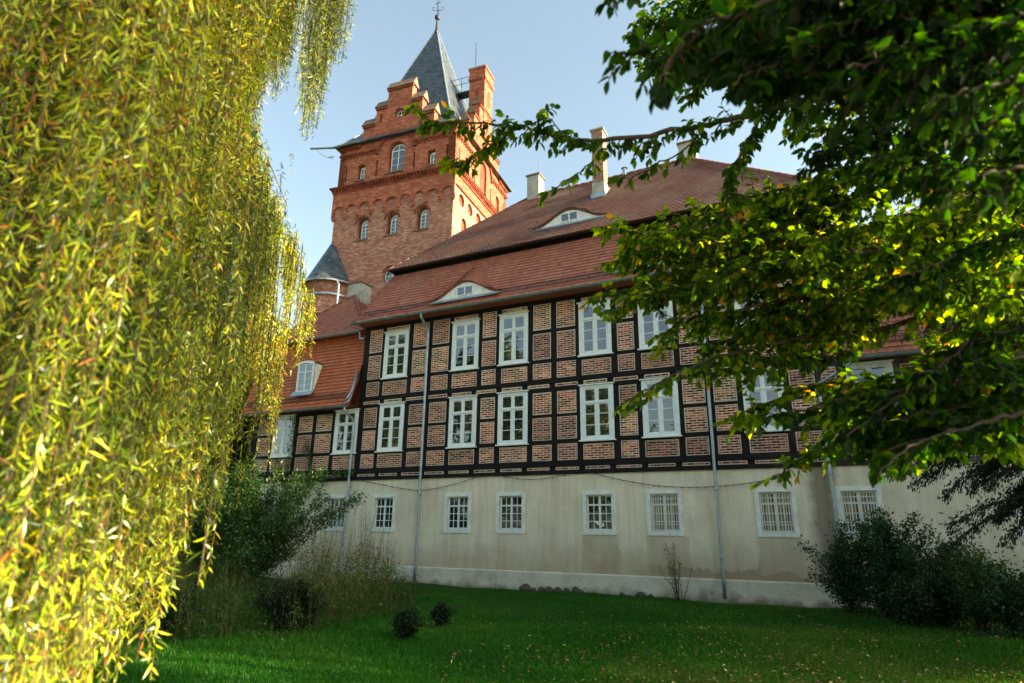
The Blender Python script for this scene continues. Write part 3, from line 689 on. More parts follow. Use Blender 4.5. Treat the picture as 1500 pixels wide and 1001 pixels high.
# hood arches over the openings
ho = MB()
def arch_ring(mb, cx, cz, r0, r1, T, w0, w1, a0=0, a1=math.pi, n=12):
    for k in range(n):
        a, b = a0+(a1-a0)*k/n, a0+(a1-a0)*(k+1)/n
        q = [(cx+r*math.cos(t), cz+r*math.sin(t)) for r, t in ((r0, a), (r1, a), (r1, b), (r0, b))]
        mb.face([T(*p, w0) for p in q])
        for i in (0, 1, 2, 3): mb.face([T(*q[i], w0), T(*q[(i+1) % 4], w0), T(*q[(i+1) % 4], w1), T(*q[i], w1)])
for x in lowin: ho = MB(); arch_ring(ho, x, 18.08, .40, .52, TF, -.02, .1); ho.build('arch_hood', M['brick_dark'], tower)
ho = MB(); arch_ring(ho, .22, 14.76, .52, .60, TF, -.02, .1, 0, 2*math.pi, 24); ho.build('round_hood', M['brick_low'], tower)
# scalloped frieze
fz = MB(); nA = 9; pitch_ = 2*(TH+.12)/nA
def scallop(sgn=1):
    pts = [(-TH-.12, 20.15), (TH+.12, 20.15)]
    low = []
    for k in range(nA):
        c = TH+.12-pitch_*(k+.5); r = pitch_*.40
        low += [(c+pitch_*.5, 18.78) if k == 0 else None, (c+r, 18.78)]
        low = [p for p in low if p]
        low += [(c+r*math.cos(t), 19.02+r*math.sin(t)) for t in [math.pi*j/8 for j in range(0, 9)]]
        low += [(c-r, 18.78)]
    low.append((-TH-.12, 18.78))
    return pts+low
fz.panel(scallop(), [], lambda u, z, w: Vector((u, -TH-.13+w, z)), 0, .13)
for k in range(nA+1):
    u = -TH-.12+pitch_*k; hw = pitch_*.10
    u = min(max(u, -TH-.12+hw), TH+.12-hw)
    fz.box(u-hw-.02, u+hw+.02, -TH-.10, -TH, 18.63, 18.78); fz.box(u-hw+.01, u+hw-.01, -TH-.06, -TH, 18.50, 18.63)
fz.panel([(-TH-.12, 19.55), (TH, 19.55), (TH, 20.15), (-TH-.12, 20.15)], [], lambda u, z, w: Vector((TH+.10-w, u, z)), 0, .1)
fz.panel([(-TH-.12, 18.8), (TH, 18.8), (TH, 20.15), (-TH-.12, 20.15)], [], lambda u, z, w: Vector((-TH-.13+w, u, z)), 0, .13)
fz.build('arched_frieze', M['brick_up'], tower)
co = MB()
def ringbox(mb, e, z0, z1, t=.3):
    a = TH+e
    mb.box(-a, a, -a, -a+t+e, z0, z1); mb.box(-a, a, a-t-e, a, z0, z1); mb.box(-a, -a+t+e, -a+t+e, a-t-e, z0, z1); mb.box(a-t-e, a, -a+t+e, a-t-e, z0, z1)
ringbox(co, .16, 20.15, 20.27); ringbox(co, .20, 20.27, 20.33)
for face in range(2):
    x = -TH-.2
    while x < TH+.2:
        if face == 0: co.box(x, x+.11, -TH-.27, -TH-.15, 20.33, 20.45)
        else: co.box(TH+.15, TH+.27, x, x+.11, 20.33, 20.45)
        x += .22
ringbox(co, .17, 20.33, 20.45); ringbox(co, .30, 20.45, 20.53)
co.build('cornice', M['brick_dark'], tower)
ck = MB()
for T_, sg in ((0, 1),):
    a = TH+.34
    ck.face([(-a, -a, 20.53), (a, -a, 20.53), (a-.3, -a+.3, 20.75), (-a+.3, -a+.3, 20.75)]); ck.face([(a, -a, 20.53), (a, a, 20.53), (a-.3, a-.3, 20.75), (a-.3, -a+.3, 20.75)])
    ck.face([(-a, a, 20.53), (-a, -a, 20.53), (-a+.3, -a+.3, 20.75), (-a+.3, a-.3, 20.75)])
ck.build('cornice_cap', M['slate_cap'], tower)
# upper storey with stepped gables on all four sides
G = [(-2.32, 24.45), (-1.52, 25.5), (-.80, 26.65)]
def gable_outline():
    p = [(-TH, 20.5), (TH, 20.5), (TH, 23.2), (-G[0][0], 23.2), (-G[0][0], G[0][1]), (-G[1][0], G[0][1]), (-G[1][0], G[1][1]), (-G[2][0], G[1][1]), (-G[2][0], G[2][1])]
    return p+[(-x, z) for x, z in reversed(p[2:])]
up = MB()
slits = [-3.25, -1.2, 1.2, 3.25]
fh = [arch(-2.22, 20.92, 21.9, .56, rise=.16), arch(2.28, 20.92, 21.9, .56, rise=.16), arch(.02, 21.0, 22.95, 1.08, rise=.48)]+[rect(x-.06, x+.06, 20.95, 22.0) for x in slits]+[circ(0, 24.85, .33), rect(-1.25, -1.13, 24.5, 25.1), rect(1.13, 1.25, 24.5, 25.1)]
up.panel(gable_outline(), fh, TF, .28, .45)
up.panel(gable_outline(), [arch(-2.22, 20.92, 22.0, .56, rise=.28), arch(2.28, 20.92, 22.0, .56, rise=.28), arch(.02, 20.9, 23.1, .95, rise=.48)]+[rect(x-.06, x+.06, 20.95, 22.0) for x in slits]+[circ(0, 24.85, .33)], TR, .14, .45)
up.panel(gable_outline(), [], TB, .1, .45); up.panel(gable_outline(), [], TL, .1, .45)
up.build('upper_wall', M['brick_up'], tower)
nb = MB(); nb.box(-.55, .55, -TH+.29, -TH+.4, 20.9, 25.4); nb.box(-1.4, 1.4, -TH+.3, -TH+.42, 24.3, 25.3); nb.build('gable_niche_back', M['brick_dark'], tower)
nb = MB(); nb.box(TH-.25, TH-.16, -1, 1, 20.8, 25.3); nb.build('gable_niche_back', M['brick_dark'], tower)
def mould(name='string_course'):
    global rl
    if rl.v: rl.build(name, M['brick_dark'], tower)
    rl = MB()
rl = MB()      # relief mouldings: arch round the big window and dentilled strings
for T_ in (TF, TR):
    arch_ring(rl, .02, 22.35, 1.12, 1.30, T_, -.10, .05); mould('arch_moulding')
    for s in (-1, 1):
        a, b = sorted((s*1.12, s*TH)); z = 22.62
        rl.panel(rect(a, b, z, z+.12), [], lambda u, zz, w, T=T_: T(u, zz, w-.12), 0, .14)
        x = a+.1
        while x < b-.1: rl.panel(rect(x, x+.12, z-.14, z+.01), [], lambda u, zz, w, T=T_: T(u, zz, w-.08), 0, .1); x += .27
        x = s*1.21; rl.panel(rect(x-.09, x+.09, 22.35, 22.63), [], lambda u, zz, w, T=T_: T(u, zz, w-.09), 0, .1)
        mould()
        a, b = sorted((s*2.32, s*(TH+.1))); rl.panel(rect(a, b, 23.08, 23.24), [], lambda u, zz, w, T=T_: T(u, zz, w-.10), 0, .3)
        x = a+.05
        while x < b-.1: rl.panel(rect(x, x+.09, 22.98, 23.09), [], lambda u, zz, w, T=T_: T(u, zz, w-.06), 0, .1); x += .18
        mould('eaves_course')
    for u0, z0 in ((-1.95, 24.45), (-1.15, 25.5), (1.95, 24.45), (1.15, 25.5)):
        rl.panel(rect(u0-.40, u0+.40, z0-.15, z0), [], lambda u, zz, w, T=T_: T(u, zz, w-.07), 0, .1); mould()
    rl.panel(rect(-.86, .86, 26.5, 26.65), [], lambda u, zz, w, T=T_: T(u, zz, w-.07), 0, .1); mould()
# saddle caps on the steps
cp = MB()
def cap(mb, a, b, z, T):
    th = .62; e = .12; w0 = -e; w1 = .45+e; wm = (w0+w1)/2
    p = lambda u, zz, w: T(u, zz, w)
    mb.face([p(a, z, w0), p(b, z, w0), p(b, z+th, wm), p(a, z+th, wm)]); mb.face([p(a, z, w1), p(b, z, w1), p(b, z+th, wm), p(a, z+th, wm)])
    mb.face([p(a, z, w0), p(a, z+th, wm), p(a, z, w1)]); mb.face([p(b, z, w0), p(b, z+th, wm), p(b, z, w1)]); mb.face([p(a, z, w0), p(b, z, w0), p(b, z, w1), p(a, z, w1)])
for T_ in (TF, TR, TB, TL):
    for s in (-1, 1):
        for (u0, u1, z) in ((1.50, 2.42, 24.46), (.78, 1.62, 25.51)):
            a, b = sorted((s*u0, s*u1)); cp = MB(); cap(cp, a, b, z, T_); cp.build('gable_cap', M['slate_cap'], tower)
    cp = MB(); cap(cp, -.90, .90, 26.66, T_); cp.build('gable_cap', M['slate_cap'], tower)
# windows of the tower
def arched_window(parent, cx, z0, z1, w, y, rise, nbars, fan=False):
    f = MB(); o = arch(cx, z0, z1, w, 13, rise); k = .05; i_ = arch(cx, z0+k, z1-k, w-2*k, 13, rise*(w-2*k)/w)
    T = lambda u, z, ww: Vector((u, y+ww, z))
    f.panel(o, [i_], T, .04); f.box(cx-.025, cx+.025, y-.01, y+.03, z0+k, z1-k-.0)
    zs = z1-rise; f.box(cx-w/2+k, cx+w/2-k, y-.02, y+.03, zs-.03, zs+.03)
    for j in range(nbars): z = z0+k+(zs-z0-k)*(j+1)/(nbars+1); f.box(cx-w/2+k, cx+w/2-k, y-.004, y+.03, z-.012, z+.012)
    if fan:
        for t in (math.pi*.27, math.pi*.73): f.bar((cx, y, zs), (cx+(w/2-.02)*math.cos(t), y, zs+(rise-.03)*math.sin(t)), .02)
    fo = f.build('window', M['white'], parent)
    g = MB(); g.panel(i_, [], lambda u, z, ww: Vector((u, y+.022, z)), 0); g.build('pane', M['glass'], fo)
    return fo
def wsill(fo, x0, x1, y, z0, z1): q = MB(); q.box(x0, x1, y, -TH+.2, z0, z1); q.build('sill', M['slate_cap'], fo)
for x in lowin: wsill(arched_window(tower, x+.10, 17.12, 18.36, .58, -TH+.24, .29, 3, True), x-.44, x+.44, -TH-.06, 17.02, 17.10)
for x in (-2.22, 2.28): wsill(arched_window(tower, x+.06, 20.95, 21.82, .44, -TH+.2, .1, 1), x-.32, x+.32, -TH-.07, 20.84, 20.92)
wsill(arched_window(tower, .08, 21.05, 22.85, .90, -TH+.2, .42, 2), -.60, .62, -TH-.09, 20.90, 21.0)
def round_window(parent, cx, cz, r, y):
    f = MB(); f.panel(circ(cx, cz, r), [circ(cx, cz, r-.06)], lambda u, z, w: Vector((u, y+w, z)), .04)
    f.box(cx-.02, cx+.02, y, y+.03, cz-r+.05, cz+r-.05); f.box(cx-r+.05, cx-.02, y, y+.03, cz-.02, cz+.02); f.box(cx+.02, cx+r-.05, y, y+.03, cz-.02, cz+.02)
    fo = f.build('round_window', M['white'], parent)
    g = MB(); g.panel(circ(cx, cz, r-.05), [], lambda u, z, w: Vector((u, y+.02, z)), 0); g.build('pane', M['glass'], fo)
round_window(tower, .03, 24.85, .31, -TH+.22); round_window(tower, .22, 14.76, .46, -TH+.25)
# spire
sp = MB(); prof = [(4.05, 23.25), (2.92, 24.72), (2.62, 25.6), (.07, 33.95)]
def sq(h, z): return [Vector((-h, -h, z)), Vector((h, -h, z)), Vector((h, h, z)), Vector((-h, h, z))]
for (h0, z0), (h1, z1) in zip(prof, prof[1:]):
    a, b = sq(h0, z0), sq(h1, z1)
    for k in range(4): sp.face([a[k], a[(k+1) % 4], b[(k+1) % 4], b[k]])
sp.face(sq(4.04, 23.24))
sp.build('spire', M['slate'], tower)
hp = MB()
for sx, sy in ((-1, -1), (1, -1), (1, 1), (-1, 1)):
    hp.tube([(sx*h*1.0, sy*h*1.0, z) for h, z in prof], .045, 6)
hp.build('spire_hips', M['zinc'], tower)
gu = MB(); gu.tube([(-4.12, -4.1, 23.22), (-2.4, -4.1, 23.26)], .07, 8); gu.build('gutter', M['gutter'], tower); gu = MB(); gu.tube([(4.12, -4.1, 23.22), (2.4, -4.1, 23.26)], .07, 8); gu.build('gutter', M['gutter'], tower); gu = MB()
gu.tube([(-4.1, -4.1, 23.22), (-5.3, -4.6, 23.12)], .06, 8); gu.tube([(-4.3, -4.15, 22.6), (-4.1, -3.9, 22.75)], .03, 6)
gu.tube([(-5.0, -4.5, 23.1), (-4.6, -4.2, 22.72), (-4.15, -3.9, 22.6)], .012, 5); gu.build('rain_spout', M['gutter'], tower)
fi = MB(); fi.lathe([(.17, 33.75), (.10, 34.2), (.06, 34.75), (.05, 35.0), (.05, 35.05)], 12)
fi.lathe([(.02, 34.92), (.14, 34.97), (.19, 35.08), (.19, 35.16), (.13, 35.27), (.02, 35.32)], 14)
fi.tube([(0, 0, 35.3), (0, 0, 36.8)], .025, 6)
for k in range(4):
    c, s = math.cos(k*math.pi/2+.3), math.sin(k*math.pi/2+.3)
    fi.tube([(0, 0, 35.75), (c*.28, s*.28, 35.7), (c*.42, s*.42, 35.85), (c*.36, s*.36, 36.0), (c*.24, s*.24, 35.95)], .018, 5)
fi.tube([(-.22, 0, 36.35), (.22, 0, 36.35)], .018, 5); fi.build('finial', M['iron'], tower)
# pinnacle chimney on the right gable with the catwalk from the spire
pn = MB(); px0, px1, py0, py1 = 2.75, 3.8, -.30, .95
pn.box(px0, px1, py0, py1, 24.8, 28.95); pn.box(px0-.07, px1+.07, py0-.07, py1+.07, 28.95, 29.12); pn.box(px0-.02, px1+.02, py0-.02, py1+.02, 29.12, 29.7); pn.box(px0-.08, px1+.08, py0-.08, py1+.08, 29.7, 29.85)
x = px0
while x < px1-.05: pn.box(x, x+.08, py0-.06, py0, 28.83, 28.95); x += .17
x = py0
while x < py1-.05: pn.box(px1, px1+.06, x, x+.08, 28.83, 28.95); x += .17
pn.build('pinnacle', M['brick_up'], tower)
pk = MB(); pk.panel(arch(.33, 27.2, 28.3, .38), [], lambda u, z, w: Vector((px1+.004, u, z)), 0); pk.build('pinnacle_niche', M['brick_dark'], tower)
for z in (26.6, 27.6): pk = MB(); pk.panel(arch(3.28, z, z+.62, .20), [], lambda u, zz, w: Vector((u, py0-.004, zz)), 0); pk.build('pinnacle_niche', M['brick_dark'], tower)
cw = MB(); cw.box(1.0, px0, -.1, .45, 28.35, 28.47)
for z in (29.05, 29.5): cw.tube([(.8, -.1, z), (px0, -.1, z)], .018, 5)
for x in (1.4, 2.1): cw.tube([(x, -.1, 28.4), (x, -.1, 29.5)], .018, 5)
cw.bar((1.3, 0, 28.4), (1.2, -.05, 27.6), .05); cw.bar((1.35, -.1, 28.4), (.95, -.1, 29.7), .04)
cw.build('catwalk', M['iron'], tower)
m = MB(); m.tube([(3.1, -.2, 29.8), (3.05, -.2, 31.9)], .022, 6); m.build('lightning_rod', M['iron'], tower)

# stair turret at the tower's left corner
tc = (-23.45, 24.55)
turret = thing('stair_turret', 'round brick stair turret with conical slate roof at the left foot of the tower', 'turret', (tc[0], tc[1], 0))
ze = at(478, 408, 23.3).z; zapx = at(500, 347, 24.4).z
t = MB(); t.lathe([(1.2, 0), (1.2, ze-1.9), (1.26, ze-1.86), (1.26, ze-1.76), (1.2, ze-1.72), (1.2, ze-.5), (1.28, ze-.4), (1.34, ze-.15), (1.36, ze)], 32); t.build('wall', M['brick_low'], turret, True)
t = MB(); t.lathe([(1.55, ze-.03), (1.57, ze), (1.38, ze+.22), (.04, zapx+.1)], 32); t.build('roof', M['slate'], turret)
t = MB(); t.lathe([(1.53, ze-.02), (1.62, ze-.09), (1.64, ze-.01), (1.57, ze+.01)], 32); t.build('gutter', M['zinc'], turret); t = MB(); t.lathe([(1.22, ze-.75), (1.30, ze-.78), (1.30, ze-.68), (1.22, ze-.66)], 32); t.build('metal_band', M['zinc'], turret)
t = MB(); t.tube([(1.35, -1.0, ze-.1), (1.45, -1.0, ze-.3), (1.5, -1.0, ze-.35), (1.5, -1.0, 6)], .05, 8); t.build('downpipe', M['zinc'], turret)

# festoon cables under the timber sill
def cable(pts, lab):
    m = MB(); ctr = []
    for (a, b, sag) in pts:
        a, b = Vector(a), Vector(b)
        for k in range(15):
            t = k/14; p = a.lerp(b, t); p.z -= sag*4*t*(1-t); ctr.append(p)
    m.tube(ctr, .010, 5)
    for p in ctr[::2]: m.tube([p, p+Vector((0, -.01, -.04))], [.018, .012], 6)
    o = m.build('festoon_cable', M['iron']); tag(o, lab, 'cable', 'cables slung along the plaster wall')
y = FY-.09
def wp(px, py): return at(px, py, y)
cable([(wp(527, 703), wp(612, 719), .03), (wp(612, 719), wp(700, 698), .08), (wp(700, 698), wp(726, 695), .01)], 'dark festoon cable slung left over the downpipe with the small bush')
cable([(wp(726, 695), wp(845, 690), .22), (wp(862, 691), wp(965, 712), .05), (wp(965, 712), wp(1045, 713), .03), (wp(1045, 713), wp(1130, 702), .03)], 'dark festoon cable sagging above the grilled window at the middle')

for o in hidden:                       # prototypes: their copies stay
    for ch in list(o.children): bpy.data.objects.remove(ch)
    bpy.data.objects.remove(o)

# ------------------------------------------------------------------ GROUND
def ground():
    n = 120; s = 4; v = []
    me = bpy.data.meshes.new('lawn')
    xs = np.concatenate([np.linspace(-900, -40, 8), np.linspace(-39, 29, n), np.linspace(35, 900, 8)])
    ys = np.concatenate([np.linspace(-900, -20, 6), np.linspace(-15, 32, n), np.linspace(40, 900, 8)])
    X, Y = np.meshgrid(xs, ys); Z = .04*np.sin(X*.7+Y*.3)+.03*np.sin(Y*1.1-X*.4)+.02*np.sin(X*2.3)*np.cos(Y*1.9)
    Z = Z*((np.abs(X+5) < 34) & (np.abs(Y-8) < 24))-.02
    nx, ny = len(xs), len(ys); co = np.stack([X, Y, Z], -1).reshape(-1, 3)
    f = [(j*nx+i, j*nx+i+1, (j+1)*nx+i+1, (j+1)*nx+i) for j in range(ny-1) for i in range(nx-1)]
    me.from_pydata(co.tolist(), [], f); me.materials.append(M['lawn']); me.polygons.foreach_set('use_smooth', [True]*len(f))
    o = bpy.data.objects.new('lawn', me); col.objects.link(o); tag(o, 'shaded green lawn in front of the manor', 'lawn', kind='structure')
ground()
m = MB(); m.face([(-60, -70, .012), (45, -70, .012), (45, 1.2, .012), (-60, 1.2, .012)])  # unseen pale ground, added to bounce sun onto the shaded facade
M['bounce_gravel'] = plain('pale_bounce_gravel', (.72, .64, .50), .95, var=.2, scale=3)
tag(m.build('bounce_court', M['bounce_gravel']), 'unseen pale ground added behind the lens to bounce sunlight onto the facade', 'bounce ground', kind='structure')
def gz(x, y): return .04*math.sin(x*.7+y*.3)+.03*math.sin(y*1.1-x*.4)+.02*math.sin(x*2.3)*math.cos(y*1.9)-.02

# ------------------------------------------------------------------ LEAF MESHES
TPL = {
 'narrow': (np.array([[0, 0, 0], [.3, -.5, .03], [.3, .5, .03], [.65, -.38, .0], [.65, .38, .0], [1, 0, -.10]]), [(0, 1, 2), (1, 3, 4), (1, 4, 2), (3, 5, 4)]),
 'ovate': (np.array([[0, 0, 0], [.22, -.38, .07], [.25, 0, 0], [.22, .38, .07], [.58, -.5, .06], [.6, 0, -.02], [.58, .5, .06], [.85, -.24, .0], [.85, .24, .0], [1.05, 0, -.10]]),
           [(0, 1, 2), (0, 2, 3), (1, 4, 5), (1, 5, 2), (2, 5, 6), (2, 6, 3), (4, 7, 5), (5, 7, 9), (5, 9, 8), (5, 8, 6)]),
 'simple': (np.array([[0, 0, 0], [.45, -.5, .05], [.5, .5, .05], [1, 0, -.05]]), [(0, 1, 2), (1, 3, 2)]),
 'blade': (np.array([[0, -.5, 0], [0, .5, 0], [.6, -.3, .08], [.6, .3, .08], [1, 0, .30]]), [(0, 2, 3), (0, 3, 1), (2, 4, 3)]),
}
def nz(a): return a/np.maximum(1e-9, np.linalg.norm(a, axis=1, keepdims=True))
def leaf_mesh(name, P, D, U, L, W, c, mat, kind, parent=None):
    P, D, U = np.asarray(P, float), nz(np.asarray(D, float)), np.asarray(U, float)
    L = np.asarray(L).reshape(-1, 1, 1); W = np.asarray(W).reshape(-1, 1, 1)
    S = nz(np.cross(D, U)); Nn = np.cross(S, D)
    tv, tf = TPL[kind]; n, k = len(P), len(tv)
    co = P[:, None]+D[:, None]*tv[None, :, 0:1]*L+S[:, None]*tv[None, :, 1:2]*W+Nn[:, None]*tv[None, :, 2:3]*L
    tf = np.array(tf); idx = (np.arange(n)[:, None, None]*k+tf[None]).reshape(-1)
    me = bpy.data.meshes.new(name); me.vertices.add(n*k); me.vertices.foreach_set('co', co.reshape(-1))
    nf = n*len(tf); me.loops.add(nf*3); me.loops.foreach_set('vertex_index', idx); me.polygons.add(nf)
    me.polygons.foreach_set('loop_start', np.arange(nf)*3); me.update(calc_edges=True)
    a = me.attributes.new('rnd', 'FLOAT', 'POINT'); a.data.foreach_set('value', np.repeat(np.clip(np.asarray(c, float), 0, 1), k))
    me.materials.append(mat); me.polygons.foreach_set('use_smooth', [kind != 'simple']*nf)
    o = bpy.data.objects.new(name, me); col.objects.link(o)
    if parent: o.parent = parent
    return o
class Leaves:
    def __init__(s): s.P = []; s.D = []; s.U = []; s.L = []; s.W = []; s.c = []
    def add(s, p, d, u, l, w, c): s.P.append(tuple(p)); s.D.append(tuple(d)); s.U.append(tuple(u)); s.L.append(l); s.W.append(w); s.c.append(c)
    def build(s, name, mat, kind, parent): return leaf_mesh(name, s.P, s.D, s.U, s.L, s.W, s.c, mat, kind, parent)
rv = lambda: Vector((random.gauss(0, 1), random.gauss(0, 1), random.gauss(0, 1)))
def child(o, root): o.parent = root; o.location = -Vector(root.location); return o
VEG = True

# ------------------------------------------------------------------ WILLOW
def sky_gap(p, jx=0, jy=0):     # the open sky between the overhead fringe and the rounded far lobe of the willow
    x, y = prj(p); x += jx; y += jy
    if x < 338: return False
    hi = np.interp(x, [338, 360, 385, 425, 438, 452, 470, 488, 510, 524], [120, 150, 105, 85, 175, 235, 190, 125, 95, 30])
    lo = np.interp(x, [338, 355, 370, 380, 405, 425, 440, 458, 475], [130, 165, 225, 270, 300, 335, 375, 440, 1200])
    if 355 < y < 500 and 397 < x < 413: return True
    return hi < y < lo
def willow():
    root = thing('willow_tree', 'sunlit yellow-green weeping willow whose hanging strands fill the left side', 'tree', (-4.9, 1.9, 0))
    lv = Leaves(); tw = MB()
    def strand(x, y, ztop, zbot, dens=1.0, size=1.0, lean=(0, 0), yellow=.5):
        jx, jy = -abs(random.gauss(0, 9)), random.gauss(8, 28)
        L = ztop-zbot; n = max(3, int(L/.12)); ph = random.uniform(0, 6.28); amp = random.uniform(.015, .06); pts = []
        for k in range(n+1):
            t = k/n; z = ztop-L*t
            pts.append(Vector((x+lean[0]*t*L+amp*math.sin(ph+t*L*1.7), y+lean[1]*t*L+amp*math.cos(ph*1.3+t*L*1.3), z)))
        run = []
        for q_ in pts[::2]+[pts[-1]]:
            if sky_gap(q_, jx, jy):
                if len(run) > 1: tw.tube(run, [.0035*(1-.5*i/len(run)) for i in range(len(run))], 3, cap=False)
                run = []
            else: run.append(q_)
        if len(run) > 1: tw.tube(run, [.0035*(1-.5*i/len(run)) for i in range(len(run))], 3, cap=False)
        s = 0; sp_ = .0175/dens; tot = int(L/sp_); az = random.uniform(0, 6.28)
        for q in range(tot):
            t = q/tot; i = min(n-1, int(t*n)); p = pts[i].lerp(pts[i+1], t*n-i); az += 2.4+random.gauss(0, .4)
            out = Vector((math.cos(az), math.sin(az), 0)); d = out*random.uniform(.25, 1.0)+Vector((0, 0, -random.uniform(.25, 1.05)))+rv()*.26
            if sky_gap(p, jx, jy): continue
            l = random.uniform(.036, .080)*size*(1-.25*t); c = min(1, max(0, random.gauss(yellow+.10*math.sin(p.z*1.9+p.x*2.3), .27)))
            lv.add(p, d, out+rv()*.6, l, l*random.uniform(.12, .17), c)
    # curtain: bottom pixels along the outline of the crown and distance from the lens
    out = [(-560, 1000, 3.4), (-330, 1080, 3.0), (-150, 1150, 2.7), (-40, 1120, 2.5), (60, 1040, 2.6), (120, 960, 2.8), (165, 885, 3.1), (215, 850, 3.4), (262, 775, 3.7), (305, 720, 4.1), (342, 640, 4.6), (372, 570, 5.0)]
    def seg(u):
        u *= len(out)-1; i = min(len(out)-2, int(u)); f = u-i; a, b = out[i], out[i+1]; return [a[k]+(b[k]-a[k])*f for k in range(3)]
    for k in range(1250):
        u = random.random()**.9 if k % 3 else random.random()*.5; bx, by, D = seg(u)
        inset = abs(random.gauss(0, 1)); bx -= inset*45; by += random.uniform(-230, 90)*min(1, inset+.15); D += random.uniform(-.25, 1.2)+inset*.2
        d = ray(bx, by); h = math.hypot(d.x, d.y); d = d*(D/h); zb = d.z+CAMZ
        if zb < .15: zb = .15+random.random()*.5
        zt = CAMZ+D*1.28+.7
        strand(d.x, d.y, zt, zb, 1.25, random.uniform(.85, 1.15), (random.gauss(0, .02), random.gauss(0, .02)), random.gauss(.52, .10))
    # overhead tips right of the curtain
    for k in range(190):
        bx = random.choice([random.uniform(330, 400), random.uniform(390, 440), random.uniform(436, 505), random.uniform(436, 505)])
        env = {0: 120}.get(0); by = np.interp(bx, [330, 360, 400, 425, 440, 460, 480, 500, 515], [150, 130, 85, 110, 225, 190, 120, 95, 50])-abs(random.gauss(0, 1))*38
        D = random.uniform(4.2, 5.6); d = ray(bx, by); h = math.hypot(d.x, d.y); d = d*(D/h)
        strand(d.x, d.y, CAMZ+D*1.22+.6, d.z+CAMZ, 1.05, 1.0, (0, 0), random.gauss(.38, .1))
    # farther lobe with its own rounded top
    top = ([300, 345, 380, 415, 440, 458], [140, 165, 215, 300, 360, 430])
    for k in range(290):
        bx = 404-abs(random.gauss(0, 1))*45 if random.random() < .80 else random.uniform(410, 458); bx = max(300, bx)
        by = np.interp(bx, [300, 340, 375, 385, 396, 402, 430, 445, 460], [660, 620, 570, 560, 690, 560, 555, 540, 500])-abs(random.gauss(0, 1))*75
        D = random.uniform(6.0, 7.4); d = ray(bx, by); h = math.hypot(d.x, d.y); d = d*(D/h); zb = d.z+CAMZ
        # climb until the projected point reaches the crown outline
        z = zb
        while z < zb+7:
            q = prj((d.x, d.y, z))
            if q[1] < np.interp(q[0], top[0], top[1])+random.uniform(0, 60): break
            z += .15
        if z-zb < .25: continue
        strand(d.x, d.y, z, zb, 1.0, 1.05, (random.gauss(.0, .02), 0), random.gauss(.58, .1))
    # single stray shoots
    for (a, b, D) in (((430, 200), (415, 270), 5.5), ((420, 330), (440, 400), 6.2), ((300, 690), (262, 858), 2.6), ((450, 150), (443, 240), 4.6)):
        pa = ray(*a); pa = pa*(D/math.hypot(pa.x, pa.y)); strand(pa.x, pa.y, pa.z+CAMZ, (ray(*b)*(D/math.hypot(ray(*b).x, ray(*b).y))).z+CAMZ, .8, 1.1, (.0, 0), .4)
    fo = lv.build('foliage', M['willow_leaf'], 'narrow', root); fo.location = -Vector(root.location)
    t = tw.build('hanging_twigs', M['barkg'], root); t.location = -Vector(root.location)
    tr = MB(); tr.tube([(-4.9, 1.9, -.2), (-4.85, 2.0, 1.5), (-4.9, 2.2, 3.2), (-4.7, 2.4, 4.8)], [.42, .34, .28, .22], 14)
    t = tr.build('trunk', M['barkg'], root, True); t.location = -Vector(root.location)
    br = MB()
    for k in range(16):
        a = random.uniform(-.9, 1.9); Lb = random.uniform(2, 4.6); s = Vector((-4.8, 2.2, 3.2+random.random()*1.6)); pts = []
        for i in range(7):
            t = i/6; pts.append(s+Vector((math.cos(a)*Lb*t, math.sin(a)*Lb*t, 3.6*t-1.2*t*t))+rv()*.06)
        if max((prj(q)[0] for q in pts if prj(q)[1] > -50), default=0) > 270: continue
        br.tube(pts, [.10*(1-.85*i/6) for i in range(7)], 7)
    # arching branches over the two lobes
    def pxbranch(pts, r0):
        q = [at(px, py, Y) for px, py, Y in pts]; br.tube(q, [r0*(1-.85*i/(len(q)-1)) for i in range(len(q))], 6)
    pxbranch([(150, 60, 3.2), (230, 90, 3.9), (300, 130, 4.5), (345, 165, 4.9), (385, 215, 5.2), (420, 300, 5.3)], .035)
    pxbranch([(150, -120, 2.6), (280, -60, 3.4), (380, -30, 3.9), (470, -15, 4.2), (520, 10, 4.3)], .03)
    t = br.build('branch', M['barkg'], root, True); t.location = -Vector(root.location)
if VEG: willow()

